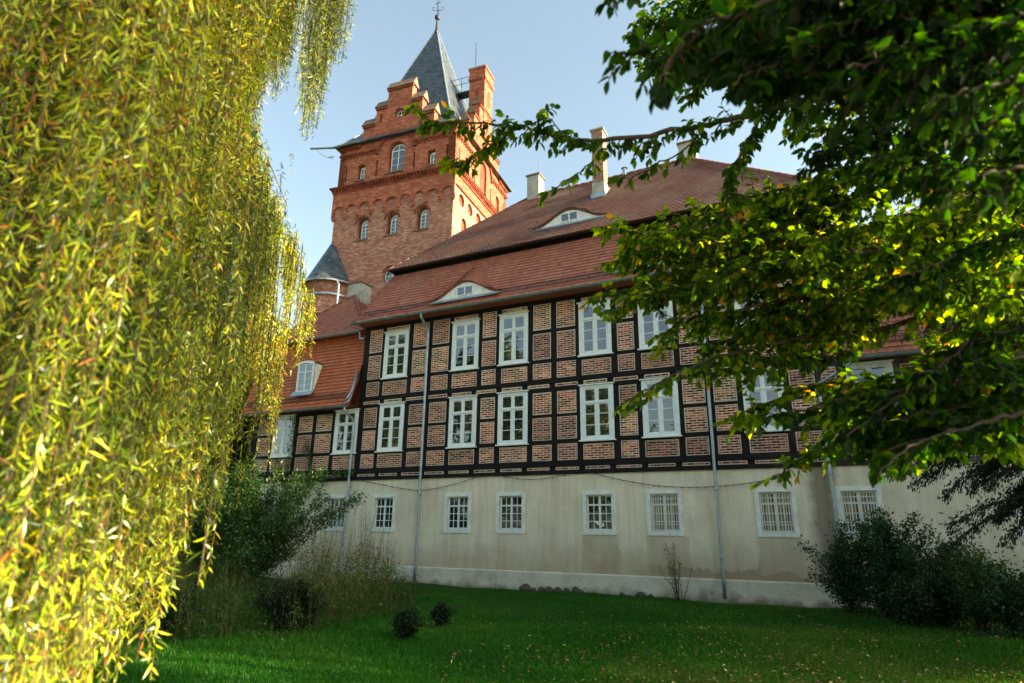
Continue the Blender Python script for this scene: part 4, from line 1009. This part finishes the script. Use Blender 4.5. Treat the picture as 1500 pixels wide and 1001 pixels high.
# ------------------------------------------------------------------ BROADLEAF TREE ON THE RIGHT
def broadleaf():
    root = thing('broadleaf_tree', 'dark green broadleaf tree whose leafy branches reach in from the right over the house', 'tree', (4.6, 4.2, 0))
    lv = Leaves(); br = MB()
    def twig(p, d, L, size, cm):
        n = max(3, int(L/.06)); pts = [p]; d = d.normalized()
        for i in range(n):
            d = (d+rv()*.10+Vector((0, 0, -.035))).normalized(); pts.append(pts[-1]+d*(L/n))
        br.tube(pts, [.0045*(1-.7*i/n)+.0006 for i in range(n+1)], 4, cap=False)
        side = d.cross(Vector((0, 0, 1))).normalized()
        q = 0; tot = max(4, int(L/.019)); 
        for k in range(tot):
            t = (k+.5)/tot; i = min(n-1, int(t*n)); pp = pts[i].lerp(pts[i+1], t*n-i); s = 1 if k % 2 else -1
            dl = side*s*random.uniform(.5, 1.1)+d*random.uniform(.3, .9)+Vector((0, 0, -random.uniform(.1, .95)))+rv()*.2
            l = random.uniform(.046, .080)*size
            lv.add(pp, dl, Vector((0, 0, 1))+rv()*.55, l, l*random.uniform(.52, .66), min(.90 if random.random() > .02 else 1, max(0, random.gauss(cm, .2))))
        lv.add(pts[-1], d+Vector((0, 0, -.4)), Vector((0, 0, 1))+rv()*.4, .06*size, .036*size, min(1, max(0, random.gauss(cm+.1, .2))))
    def limb(px, r0=.02, dens=1.0, tl=(.12, .42), size=1.0, cm=.42, drop=.25, leafy=1.0, tipy=.25):
        q = [at(*p) for p in px]
        # smooth resample
        pts = []
        for i in range(len(q)-1):
            a = q[max(0, i-1)]; b = q[i]; c = q[i+1]; d = q[min(len(q)-1, i+2)]
            for k in range(6):
                t = k/6; pts.append(.5*((2*b)+(c-a)*t+(2*a-5*b+4*c-d)*t*t+(3*b-a-3*c+d)*t**3)+rv()*.006)
        pts.append(q[-1]); n = len(pts)
        br.tube(pts, [r0*(1-.88*i/(n-1))+.0015 for i in range(n)], 7, cap=False)
        tot = sum((pts[i+1]-pts[i]).length for i in range(n-1)); step = .036/dens; s = 0
        for i in range(n-1):
            seg = pts[i+1]-pts[i]; l = seg.length; dd = seg.normalized()
            while s < l:
                p = pts[i]+dd*s; t = (i+s/l)/(n-1); s += step*random.uniform(.6, 1.4)
                if random.random() > leafy: continue
                side = dd.cross(Vector((0, 0, 1))).normalized()*random.choice((-1, 1))
                d = dd*random.uniform(.3, 1)+side*random.uniform(.3, 1)+Vector((0, 0, random.gauss(-drop, .45)))
                twig(p, d, random.uniform(*tl)*(1-.35*t), size, cm+tipy*max(0, t-.6))
            s -= l
    Y = 3.5
    # long reaching branch across the sky
    limb([(1330, 90, 3.9), (1180, 145, 3.7), (1080, 172, 3.5), (1000, 190, 3.4), (900, 204, 3.3), (820, 200, 3.25), (760, 185, 3.2), (700, 180, 3.1), (640, 178, 3.05), (606, 160, 3.0)], .020, 1.05, (.05, .20), .95, .45, .45)
    limb([(760, 186, 3.2), (715, 215, 3.15), (680, 235, 3.1), (655, 228, 3.1)], .006, 1.5, (.05, .13), .95, .62, .5)
    limb([(885, 215, 3.3), (860, 245, 3.3), (825, 268, 3.25), (792, 290, 3.2)], .004, .55, (.03, .07), .95, .62, .6)
    limb([(1020, 205, 3.4), (975, 235, 3.4), (930, 258, 3.4), (905, 262, 3.4)], .005, .5, (.04, .10), 1, .45, .5)
    limb([(830, 200, 3.2), (805, 175, 3.2), (800, 155, 3.2)], .004, .8, (.05, .1), 1, .4, .1)
    limb([(1120, 165, 3.7), (1080, 230, 3.7), (1065, 290, 3.7), (1060, 330, 3.7)], .006, 1.2, (.05, .18), .95, .4, .5)
    limb([(1180, 150, 4.0), (1120, 120, 3.9), (1040, 110, 3.8), (1010, 150, 3.8)], .01, 1.2, (.08, .25), 1, .42, .3)
    # middle sprays in front of the roof and the facade
    limb([(1500, 255, 5.6), (1380, 262, 5.2), (1260, 290, 4.8), (1150, 335, 4.5), (1060, 358, 4.3), (980, 352, 4.1), (893, 335, 4.0)], .026, 1.5, (.08, .30), .95, .6, .2)  # sunlit glow of these middle sprays is put into yellower leaves
    limb([(1250, 330, 4.8), (1150, 372, 4.6), (1060, 400, 4.4), (980, 412, 4.3), (905, 430, 4.2), (868, 437, 4.1)], .012, 1.3, (.06, .26), .95, .62, .2)
    limb([(1500, 425, 5.6), (1380, 430, 5.3), (1270, 440, 5.0), (1160, 440, 4.7), (1080, 455, 4.5), (1000, 470, 4.3), (965, 500, 4.2)], .022, 1.3, (.08, .26), .95, .62, .25)
    limb([(1420, 440, 5.0), (1300, 480, 4.7), (1200, 490, 4.5), (1100, 512, 4.3), (1030, 530, 4.1), (960, 565, 3.9), (915, 590, 3.8)], .016, .9, (.06, .20), .95, .62, .4)
    limb([(1500, 520, 5.5), (1400, 555, 5.2), (1310, 570, 4.9), (1230, 560, 4.7), (1160, 575, 4.5), (1110, 600, 4.4), (1072, 612, 4.3)], .018, 1.4, (.08, .28), .95, .66, .25)
    limb([(1500, 590, 5.0), (1400, 610, 4.8), (1310, 615, 4.6), (1240, 640, 4.4), (1180, 670, 4.2), (1140, 695, 4.1)], .016, 1.3, (.07, .24), .95, .62, .25)
    limb([(1250, 600, 4.2), (1190, 600, 4.0), (1140, 605, 3.9), (1108, 615, 3.8)], .006, .8, (.05, .12), 1.1, .3, .4)
    limb([(1500, 330, 6.0), (1400, 345, 5.7), (1300, 372, 5.4), (1200, 400, 5.1), (1120, 430, 4.9), (1080, 400, 4.8)], .02, 1.6, (.1, .36), .95, .58, .15)
    limb([(1370, 235, 5.4), (1300, 268, 5.2), (1240, 292, 5.0), (1185, 300, 4.9), (1140, 318, 4.8)], .012, 1.5, (.06, .24), .95, .55, .2)
    limb([(1330, 250, 5.0), (1270, 285, 4.8), (1235, 320, 4.7), (1205, 350, 4.6), (1160, 372, 4.5)], .012, 1.4, (.06, .22), .95, .6, .2)
    limb([(1480, 300, 5.4), (1400, 300, 5.2), (1330, 318, 5.0), (1275, 330, 4.9)], .012, 1.4, (.06, .24), .95, .7, .2)
    # high mass
    limb([(1520, 140, 5.6), (1420, 180, 5.4), (1340, 215, 5.2), (1270, 250, 5.0), (1215, 258, 4.9)], .02, 1.4, (.08, .30), .95, .42, .25)
    limb([(1500, 60, 5.0), (1400, 90, 4.8), (1290, 130, 4.6), (1200, 170, 4.4), (1165, 185, 4.3)], .02, 1.5, (.1, .34), .95, .42, .2)
    limb([(1480, -40, 4.6), (1350, -10, 4.4), (1230, 30, 4.2), (1130, 60, 4.0), (1040, 70, 3.9), (975, 110, 3.8)], .02, 1.6, (.1, .36), .95, .42, .2)
    limb([(1400, -70, 4.6), (1250, -50, 4.3), (1120, -20, 4.1), (1020, 10, 3.9), (960, 30, 3.8)], .02, 1.7, (.1, .36), .95, .4, .2)
    # near, blurred sprays, the crown's shade put into darker leaves
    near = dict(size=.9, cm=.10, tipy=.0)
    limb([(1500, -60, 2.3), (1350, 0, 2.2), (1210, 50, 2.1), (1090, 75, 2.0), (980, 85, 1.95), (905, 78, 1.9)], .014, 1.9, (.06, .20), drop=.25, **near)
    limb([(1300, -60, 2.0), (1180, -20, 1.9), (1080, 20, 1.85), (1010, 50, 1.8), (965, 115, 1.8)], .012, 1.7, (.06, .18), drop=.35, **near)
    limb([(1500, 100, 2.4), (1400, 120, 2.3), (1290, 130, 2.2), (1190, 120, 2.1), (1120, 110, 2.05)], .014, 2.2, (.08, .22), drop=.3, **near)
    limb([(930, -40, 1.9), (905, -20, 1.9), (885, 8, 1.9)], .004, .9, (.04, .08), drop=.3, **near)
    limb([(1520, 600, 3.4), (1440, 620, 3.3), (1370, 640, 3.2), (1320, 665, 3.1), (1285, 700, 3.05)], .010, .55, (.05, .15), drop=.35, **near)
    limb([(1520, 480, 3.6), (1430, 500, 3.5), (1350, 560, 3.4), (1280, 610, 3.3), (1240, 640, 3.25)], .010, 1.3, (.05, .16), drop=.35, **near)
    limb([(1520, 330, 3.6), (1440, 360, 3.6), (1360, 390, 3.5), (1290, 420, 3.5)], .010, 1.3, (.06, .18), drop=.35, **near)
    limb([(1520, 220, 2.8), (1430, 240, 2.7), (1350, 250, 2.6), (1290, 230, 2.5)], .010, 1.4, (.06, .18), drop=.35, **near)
    # fill: short leafy boughs through the crown
    for (xa, xb, ya, yb, n_, Ya, Yb_) in ((990, 1520, -70, 110, 32, 3.2, 5.4), (1260, 1540, 100, 260, 20, 3.6, 5.8), (960, 1240, 320, 430, 22, 4.0, 5.0), (1130, 1260, 270, 350, 7, 4.4, 5.4), (1080, 1240, 440, 530, 10, 4.2, 5.2),
                                           (1400, 1560, 260, 640, 36, 3.8, 6.4), (1240, 1430, 320, 430, 22, 3.8, 5.6), (1240, 1440, 560, 640, 14, 3.4, 5.2), (1290, 1520, -60, 60, 10, 2.0, 2.6), (1420, 1540, 450, 590, 5, 3.4, 4.0)):
        for k in range(int(n_*1.35)):
            x0 = random.uniform(xa, xb); y0 = random.uniform(ya, yb); Yd = random.uniform(Ya, Yb_); w = 330/Yd
            limb([(x0+w, y0-.18*w, Yd+.25), (x0+w*.3, y0-.05*w, Yd+.1), (x0-w*.3, y0+.05*w, Yd), (x0-w, y0+random.uniform(.1, .4)*w, Yd-.12)], .008, 1.1, (.07, .26), .95, random.gauss(.44, .06)+(.14 if y0 > 240 else 0)-(.34 if Yd < 3.7 else 0), .2)  # shade of near boughs and sun lower down put into leaf colour
    # the top of the crown, above and to the right of the frame, that keeps the near boughs in shade
    for k in range(60):
        c = Vector((random.uniform(2.6, 6.2), random.uniform(2.4, 5.2), random.uniform(5.4, 8.6)))
        if prj(c)[0] < 1540 and prj(c)[1] > -60: continue
        for q in range(150):
            lv.add(c+rv()*.38, rv()+Vector((0, 0, -.4)), Vector((0, 0, 1))+rv()*.5, random.uniform(.08, .13), random.uniform(.05, .08), random.random()*.6)
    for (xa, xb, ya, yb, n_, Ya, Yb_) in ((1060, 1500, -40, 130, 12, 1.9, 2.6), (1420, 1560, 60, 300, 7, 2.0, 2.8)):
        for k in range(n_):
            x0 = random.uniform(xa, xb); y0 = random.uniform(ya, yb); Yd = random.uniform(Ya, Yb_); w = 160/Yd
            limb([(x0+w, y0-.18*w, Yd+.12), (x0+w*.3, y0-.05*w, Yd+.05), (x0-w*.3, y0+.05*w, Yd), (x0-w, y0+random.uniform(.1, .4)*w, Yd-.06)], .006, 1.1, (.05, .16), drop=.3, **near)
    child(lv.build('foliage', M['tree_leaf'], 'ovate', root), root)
    # limbs and trunk outside the frame
    for (a, b) in (((1500, 255, 5.6), 5.0), ((1500, 425, 5.6), 4.0), ((1520, 140, 5.6), 5.4), ((1500, 520, 5.5), 3.5), ((1500, -60, 2.3), 5.2), ((1520, 610, 2.3), 3.4), ((1500, 330, 6.0), 4.5), ((1480, -40, 4.6), 5.6), ((1500, 60, 5.0), 5.0)):
        e = at(*a); s = Vector((4.5, 4.3, b-1)); mid = s.lerp(e, .5)+Vector((0, 0, .4)); br.tube([s, mid, e], [.10, .05, .024], 8)
    child(br.build('branch', M['bark'], root, True), root)
    tr = MB(); tr.tube([(4.6, 4.2, -.2), (4.55, 4.25, 1.2), (4.5, 4.3, 3), (4.55, 4.4, 5), (4.4, 4.5, 7)], [.36, .28, .24, .18, .08], 14)
    child(tr.build('trunk', M['bark'], root, True), root)
if VEG: broadleaf()

# ------------------------------------------------------------------ OTHER TREES AND SHRUBS
def clump_tree(name, label, x, y, h, rx, rz, zc, nclump, nleaf, ls, mat, cm=.4, trunk_r=.25, cat='tree', group=None, kind='simple', spread=.34, bottom=None):
    root = thing(name, label, cat, (x, y, 0), group=group)
    lv = Leaves(); br = MB()
    br.tube([(0, 0, -.2), (random.gauss(0, .1), random.gauss(0, .1), zc*.5), (0, 0, zc)], [trunk_r, trunk_r*.75, trunk_r*.5], 9)
    for k in range(nclump):
        v = rv().normalized()*random.uniform(.35, 1)**.6; c = Vector((v.x*rx, v.y*rx, zc+v.z*rz)); r = spread*rx*random.uniform(.5, 1)
        if k % 3 == 0: br.tube([(0, 0, zc*random.uniform(.4, .9)), c*.5+Vector((0, 0, zc*.3)), c], [trunk_r*.3, trunk_r*.18, .01], 5)
        cc = random.gauss(cm, .12)
        for q in range(nleaf):
            o = rv().normalized()*random.random()**.5*r; o.z *= .7; p = c+o
            if p.z < .02: continue
            lv.add(p, rv()+Vector((0, 0, -.4)), Vector((0, 0, 1))+rv()*.6, ls*random.uniform(.7, 1.3), ls*random.uniform(.4, .7), min(1, max(0, random.gauss(cc, .15))))
    lv.build('crown', mat, kind, root); br.build('trunk', M['bark'], root, True)
    return root
if VEG:
    far = M['far_leaf']
    for i, (x, y, h, lab) in enumerate([(12.5, 15.8, 14, 'tall green tree behind the right-hand branches, nearest of the row'), (13.5, 20.5, 15, 'tall green tree beyond the right wing, second of the row'),
                                        (15.0, 26, 15, 'tall yellow-green tree rising behind the right wing'), (19, 32, 14, 'far tree with yellow leaves beyond the right wing'),
                                        (22, 14.0, 18, 'highest tree at the right, first of the back row'), (23, 20, 19, 'high tree at the right, second of the back row')]):
        clump_tree('deciduous_tree', lab, x, y, h, 3.6, h*.42, h*.56, 170, 190, .17, far, .35+.08*i, .28, group='trees beyond the right wing')
    for i, (x, y, h, lab) in enumerate([(-29.5, 23, 13, 'dark tree far left beyond the left wing'), (-35, -6, 21, 'tallest tree across the garden, far left of the willow'), (-27.5, -10, 20, 'broad tree across the garden, behind the willow'),
                                        (-21, -12, 18, 'rounded tree across the garden, right of the broad one'), (-11, -14, 10, 'small tree across the garden, nearest behind the photographer')]):
        clump_tree('deciduous_tree', lab, x, y, h, 5.2, h*.44, h*.53, 170, 190, .42, far, .35+.06*i, .3, group='trees around the garden')
    # dark yew hanging in at the right
    yw = thing('yew_tree', 'very dark green conifer with drooping tips at the right edge above the bushes', 'tree', tuple(Vector((at(1600, 700, 12.5).x, 12.5, 0))))
    lv = Leaves(); br = MB(); br.tube([(0, 0, -.2), (0, 0, 4), (-.1, 0, 8)], [.3, .22, .05], 10)
    for k in range(230):
        z = random.uniform(1.9, 7); a = random.uniform(0, 6.28); L = random.uniform(1.2, 3.3)*(1-(z-2)/9)
        pts = [Vector((0, 0, z+.5))]; d = Vector((math.cos(a), math.sin(a), .15))
        for i in range(8): d = (d+Vector((0, 0, -.11))+rv()*.05).normalized(); pts.append(pts[-1]+d*L/8)
        br.tube(pts, [.03*(1-.9*i/8)+.002 for i in range(9)], 5)
        for q in range(int(L*330)):
            t = random.uniform(.15, 1)*8; i = min(7, int(t)); p = pts[i].lerp(pts[i+1], t-i)+rv()*.05
            lv.add(p, d*.6+rv()*.4+Vector((0, 0, -.5)), rv(), random.uniform(.05, .10), .022, random.random())
    lv.build('foliage', M['yew_leaf'], 'simple', yw); br.build('trunk', M['bark'], yw, True)

    def shrub(name, label, base, stems, mat, ls=.06, cm=.4, smat=None, group=None, cat='shrub', dens=60, wl=.6, thick=.012, sag=.05, spreadr=.12):
        root = thing(name, label, cat, base, group=group); lv = Leaves(); br = MB()
        for (a, tilt, L) in stems:
            d = Vector((math.cos(a)*math.sin(tilt), math.sin(a)*math.sin(tilt), math.cos(tilt))); p = Vector((random.gauss(0, .08), random.gauss(0, .08), -.05)); pts = [p]
            n = 8
            for i in range(n): d = (d+rv()*.07+Vector((0, 0, -sag))).normalized(); pts.append(pts[-1]+d*L/n)
            br.tube(pts, [thick*(1-.85*i/n)+.001 for i in range(n+1)], 5)
            for q in range(int(L*dens)):
                t = random.uniform(.12, 1)**.8*n; i = min(n-1, int(t)); o = rv()*spreadr*(1.2-.6*t/n); o.z *= .8; pp = pts[i].lerp(pts[i+1], t-i)+o
                if pp.z < .0: continue
                lv.add(pp, rv()+d*.6+Vector((0, 0, -.2)), Vector((0, 0, 1))+rv()*.7, ls*random.uniform(.7, 1.35), ls*wl*random.uniform(.7, 1.3), min(1, max(0, random.gauss(cm, .22))))
        if lv.P: lv.build('foliage', mat, 'simple', root)
        br.build('stems', smat or M['bark'], root, True); return root
    RU = random.uniform
    def ustems(n, tmax, l0, l1, a0=0, a1=6.28): return [(RU(a0, a1), abs(random.gauss(0, 1))*tmax*.5, RU(l0, l1)) for _ in range(n)]
    def gp(px, py):      # ground point seen at a pixel
        d = ray(px, py); t = -CAMZ/d.z; return Vector((d.x*t, d.y*t, 0))
    # big shrub by the left wing, with long branches arching right over the plaster wall
    b = at(352, 800, 15.2); b.z = 0
    shrub('garden_shrub', 'big dark green shrub in front of the left wing with long arching branches', b, ustems(70, .75, 2.0, 4.0)+[(RU(-.1, .8), RU(.45, .75), RU(3.2, 4.6)) for _ in range(5)], M['shrub_leaf'], .085, .55, dens=330, thick=.025, spreadr=.2)
    b = at(285, 800, 13.2); b.z = 0
    shrub('garden_shrub', 'dark bush behind the willow tips left of the big arching shrub', b, ustems(50, .75, 2.0, 3.8), M['shrub_leaf'], .08, .5, dens=330, thick=.02, spreadr=.2)
    b = at(175, 790, 10.5); b.z = 0
    shrub('garden_shrub', 'low dark bush half hidden by the willow near the lawn edge', b, ustems(50, .9, 1.2, 2.2), M['shrub_leaf'], .075, .25, dens=420, thick=.02, spreadr=.2)
    # climber on the wing's facade
    vn = thing('climbing_vine', 'thin green climber creeping up the timber wall beside the left window of the wing', 'vine', (-20.0, 19.8, 0)); lv = Leaves(); br = MB()
    for path in ([(415, 760), (418, 700), (430, 640), (432, 600)], [(440, 740), (455, 690), (452, 650), (448, 660)], [(460, 740), (478, 700), (500, 693), (520, 692)], [(430, 700), (450, 700), (470, 692), (480, 700)], [(425, 730), (412, 690), (405, 670)]):
        pts = [at(px, py, 19.86)-vn.location for px, py in path]; br.tube(pts, .012, 5)
        for i in range(len(pts)-1):
            for q in range(int((pts[i+1]-pts[i]).length*130)):
                p = pts[i].lerp(pts[i+1], random.random())+Vector((RU(-.16, .16), RU(-.14, .04), RU(-.16, .16)))
                lv.add(p, rv()+Vector((0, 0, -.8)), Vector((0, -1, .3))+rv()*.4, RU(.05, .10), RU(.04, .07), random.random())
    lv.build('foliage', M['shrub_leaf'], 'simple', vn); br.build('stems', M['gstem'], vn)
    # tall weeds left of the lawn: uncountable
    W = Leaves(); S = MB()
    for k in range(1900):
        px = RU(130, 610); f = RU(0, 1); py = np.interp(px, [100, 250, 430, 600, 640], [965, 945, 935, 895, 880])-f*np.interp(px, [150, 400, 600], [80, 75, 35])
        g = gp(px, py); hh = (RU(.3, .75)+(RU(0, 1)**2.5)*2.1*(1 if 440 < px < 605 else .5))*(.75+.35*math.sin(px*.045)*math.sin(px*.017+1)); n = 5; d = Vector((RU(-.15, .15), RU(-.15, .15), 1)); pts = [g]
        for i in range(n): d = (d+rv()*.06).normalized(); pts.append(pts[-1]+d*hh/n)
        if hh > .9 or k % 4 == 0: S.tube([pts[0], pts[2], pts[5]], [.005, .004, .0015], 3, cap=False); cc = random.gauss(.35, .2) if hh < 1.1 else random.gauss(.7, .15)
        for q in range(int(hh*52)):
            t = random.random()**.7*n; i = min(n-1, int(t)); fine = t > n*.6
            o = rv()*(.03 if fine else .085); l = RU(.015, .035) if fine else RU(.04, .10)
            W.add(pts[i].lerp(pts[i+1], t-i)+o, rv()+Vector((0, 0, .5)), rv(), l, l*.3, min(1, max(0, random.gauss(cc, .15))))
    wd = W.build('wild_weeds', M['weed_leaf'], 'simple', None); tag(wd, 'tall unmown weeds and seed heads between the shrubs and the mown grass', 'weeds', kind='stuff')
    sd = S.build('weed_stalks', M['stem']); tag(sd, 'thin dry brown stalks standing up among the tall weeds', 'stalks', kind='stuff')
    # small clipped bushes at the edge of the weeds
    def ball(px, py, r, lab):
        g = gp(px, py); root = thing('small_bush', lab, 'bush', g, group='small dark bushes at the edge of the weeds'); lv = Leaves(); br = MB()
        for k in range(12): v = rv(); v.z = abs(v.z); br.tube([(0, 0, 0), v.normalized()*r*.9+Vector((0, 0, r*.4))], [.012, .003], 4)
        for q in range(int(2400*r/.25)):
            v = rv().normalized()*r*random.random()**.4; v *= 1+.28*math.sin(v.x*31+v.z*17+r*40)+.2*math.sin(v.y*43-v.z*29); p = Vector((v.x*(1+.25*math.sin(v.z*20)), v.y, r*.85+v.z*(1+.3*math.sin(v.x*13+1))))
            if p.z > 0: lv.add(p, v*2+rv(), v+rv()*.5, RU(.03, .06), .028, RU(0, .6))
        lv.build('foliage', M['yew_leaf'], 'simple', root); br.build('stems', M['bark'], root)
    ball(594, 934, .22, 'small dark round bush alone on the lawn, right of the weeds'); ball(646, 915, .19, 'smallest dark bush, rightmost at the lawn edge')
    for px_, py_, lab in ((425, 925, 'dark loose bush standing in the middle of the weeds'), (215, 935, 'dark loose bush in the weeds nearest the willow')):
        shrub('garden_shrub', lab, gp(px_, py_), ustems(40, .8, .5, .95), M['yew_leaf'], .045, .3, dens=380, thick=.012, spreadr=.10)
    # right-hand bushes against the wall
    def wall_shrub(px, Yd, lab, n, tm, l0, l1, ls=.075, cm=.3, dens=330, **k):
        b = at(px, 850, Yd); b.z = 0; shrub('wall_shrub', lab, b, ustems(n, tm, l0, l1), M['shrub_leaf'], ls, cm, group='dark shrubs along the right wall', dens=dens*.62, **k)
    wall_shrub(1240, 18.6, 'loose dark shrub around the foot of the right downpipe', 22, .5, 1.3, 2.3, spreadr=.15)
    wall_shrub(1300, 17.9, 'tall dark shrub under the second grilled window from the right', 36, .6, 1.5, 2.5)
    wall_shrub(1375, 17.2, 'broad dark shrub in the middle of the right-hand thicket', 44, .8, 1.0, 1.9)
    wall_shrub(1430, 16.6, 'feathery shrub with upright bluish sprays near the right edge', 26, .6, 1.1, 1.8, ls=.06, cm=.6, dens=240)
    wall_shrub(1490, 15.8, 'low dark shrub at the very right of the thicket', 40, .9, .7, 1.4)
    wall_shrub(1330, 16.9, 'low ground-hugging dark shrub in front of the thicket', 34, .95, .62, 1.0)
    b = at(993, 870, 19.2); b.z = 0
    shrub('bare_shrub', 'thin half-bare shrub growing against the plinth left of the third downpipe', b, [(RU(0, 6.28), RU(.05, .45), RU(1.1, 1.75)) for _ in range(11)], M['weed_leaf'], .045, .35, M['stem'], dens=38, thick=.011, sag=.0, spreadr=.05)
    # stones at the foot of the plinth
    for i, (px, s) in enumerate([(768, .20), (781, .10), (792, .13), (803, .16), (816, .15), (829, .14), (842, .20), (848, .13), (910, .10), (938, .14), (952, .10)]):
        p = at(px, 868, 19.80); mb = MB(); n = 10; prof = []
        for a in range(6):
            th = math.pi*a/5; prof.append((s*math.sin(th)*(.85+.3*random.random())+.001, s*.8*-math.cos(th)))
        mb.lathe(prof, n); mb.v = [(x*1.1+random.gauss(0, .012), y*.6+random.gauss(0, .012), z+random.gauss(0, .012)) for x, y, z in mb.v]
        o = mb.build('foundation_stone', M['stone'], None, True); o.location = (p.x, p.y+.06, s*.22-.03); o.rotation_euler = (0, 0, random.random()*3)
        tag(o, 'rough brown fieldstone bulging out at the foot of the pale plinth', 'stone', 'stones at the foot of the plinth')
    # grass blades and fallen leaves
    n = 230000
    px = RS.uniform(40, 1500, n); py = 1010-(RS.random_sample(n)**1.25)*150
    dx = (px-750)/F_PX; dy = -(py-500.5)/F_PX
    d = np.array(CF)[None]+dx[:, None]*np.array(CR)[None]+dy[:, None]*np.array(CU)[None]; t = -CAMZ/d[:, 2]; ok = (d[:, 2] < -.05)
    X, Y_ = d[:, 0]*t, d[:, 1]*t; ok &= (Y_ < 19.85) & (X > -17); X, Y_ = X[ok]+RS.normal(0, .05, ok.sum()), Y_[ok]+RS.normal(0, .1, ok.sum()); Y_ = np.minimum(Y_, 19.88)
    Zg = .04*np.sin(X*.7+Y_*.3)+.03*np.sin(Y_*1.1-X*.4)+.02*np.sin(X*2.3)*np.cos(Y_*1.9)-.025
    k = len(X); D = np.stack([RS.normal(0, .35, k), RS.normal(0, .35, k), np.ones(k)], 1); U = RS.normal(0, 1, (k, 3)); U[:, 2] = .1
    tall = .5+.5*np.sin(X*1.3+1)*np.cos(Y_*1.7)
    g = leaf_mesh('grass', np.stack([X, Y_, Zg], 1), D, U, RS.uniform(.03, .075, k)*(1+.4*tall), RS.uniform(.005, .010, k)*(.6+Y_/14), np.clip(RS.normal(.40, .20, k)+.30*(X > -3)*RS.random_sample(k)+.28*np.sin(X*.9+1.5*np.sin(Y_*.7))*np.cos(Y_*1.1), 0, 1), M['grass_leaf'], 'blade')
    tag(g, 'mown green grass blades covering the lawn', 'grass', kind='stuff')
    LV = Leaves()
    for q in range(6500):
        px_ = RU(640, 1500) if random.random() < .85 else RU(100, 1500); py_ = 1005-(random.random()**1.3)*115
        if random.random() > np.interp(px_, [100, 700, 1050, 1500], [.08, .3, 1, 1]): continue
        p = gp(px_, py_)
        if p.y > 19.4: continue
        if math.sin(p.x*1.7+2*math.sin(p.y*.9))*math.cos(p.y*2.1+p.x*.6) < RU(-1.6, .5): continue
        s = RU(.026, .058); p.z = gz(p.x, p.y)+RU(.02, .06); LV.add(p, rv()*Vector((1, 1, .25)), Vector((0, 0, 1))+rv()*.45, s, s*RU(.45, .7), random.random()**1.2)
    o = LV.build('fallen_leaves', M['litter'], 'ovate', None); tag(o, 'brown and yellow autumn leaves scattered over the grass', 'fallen leaves', kind='stuff')
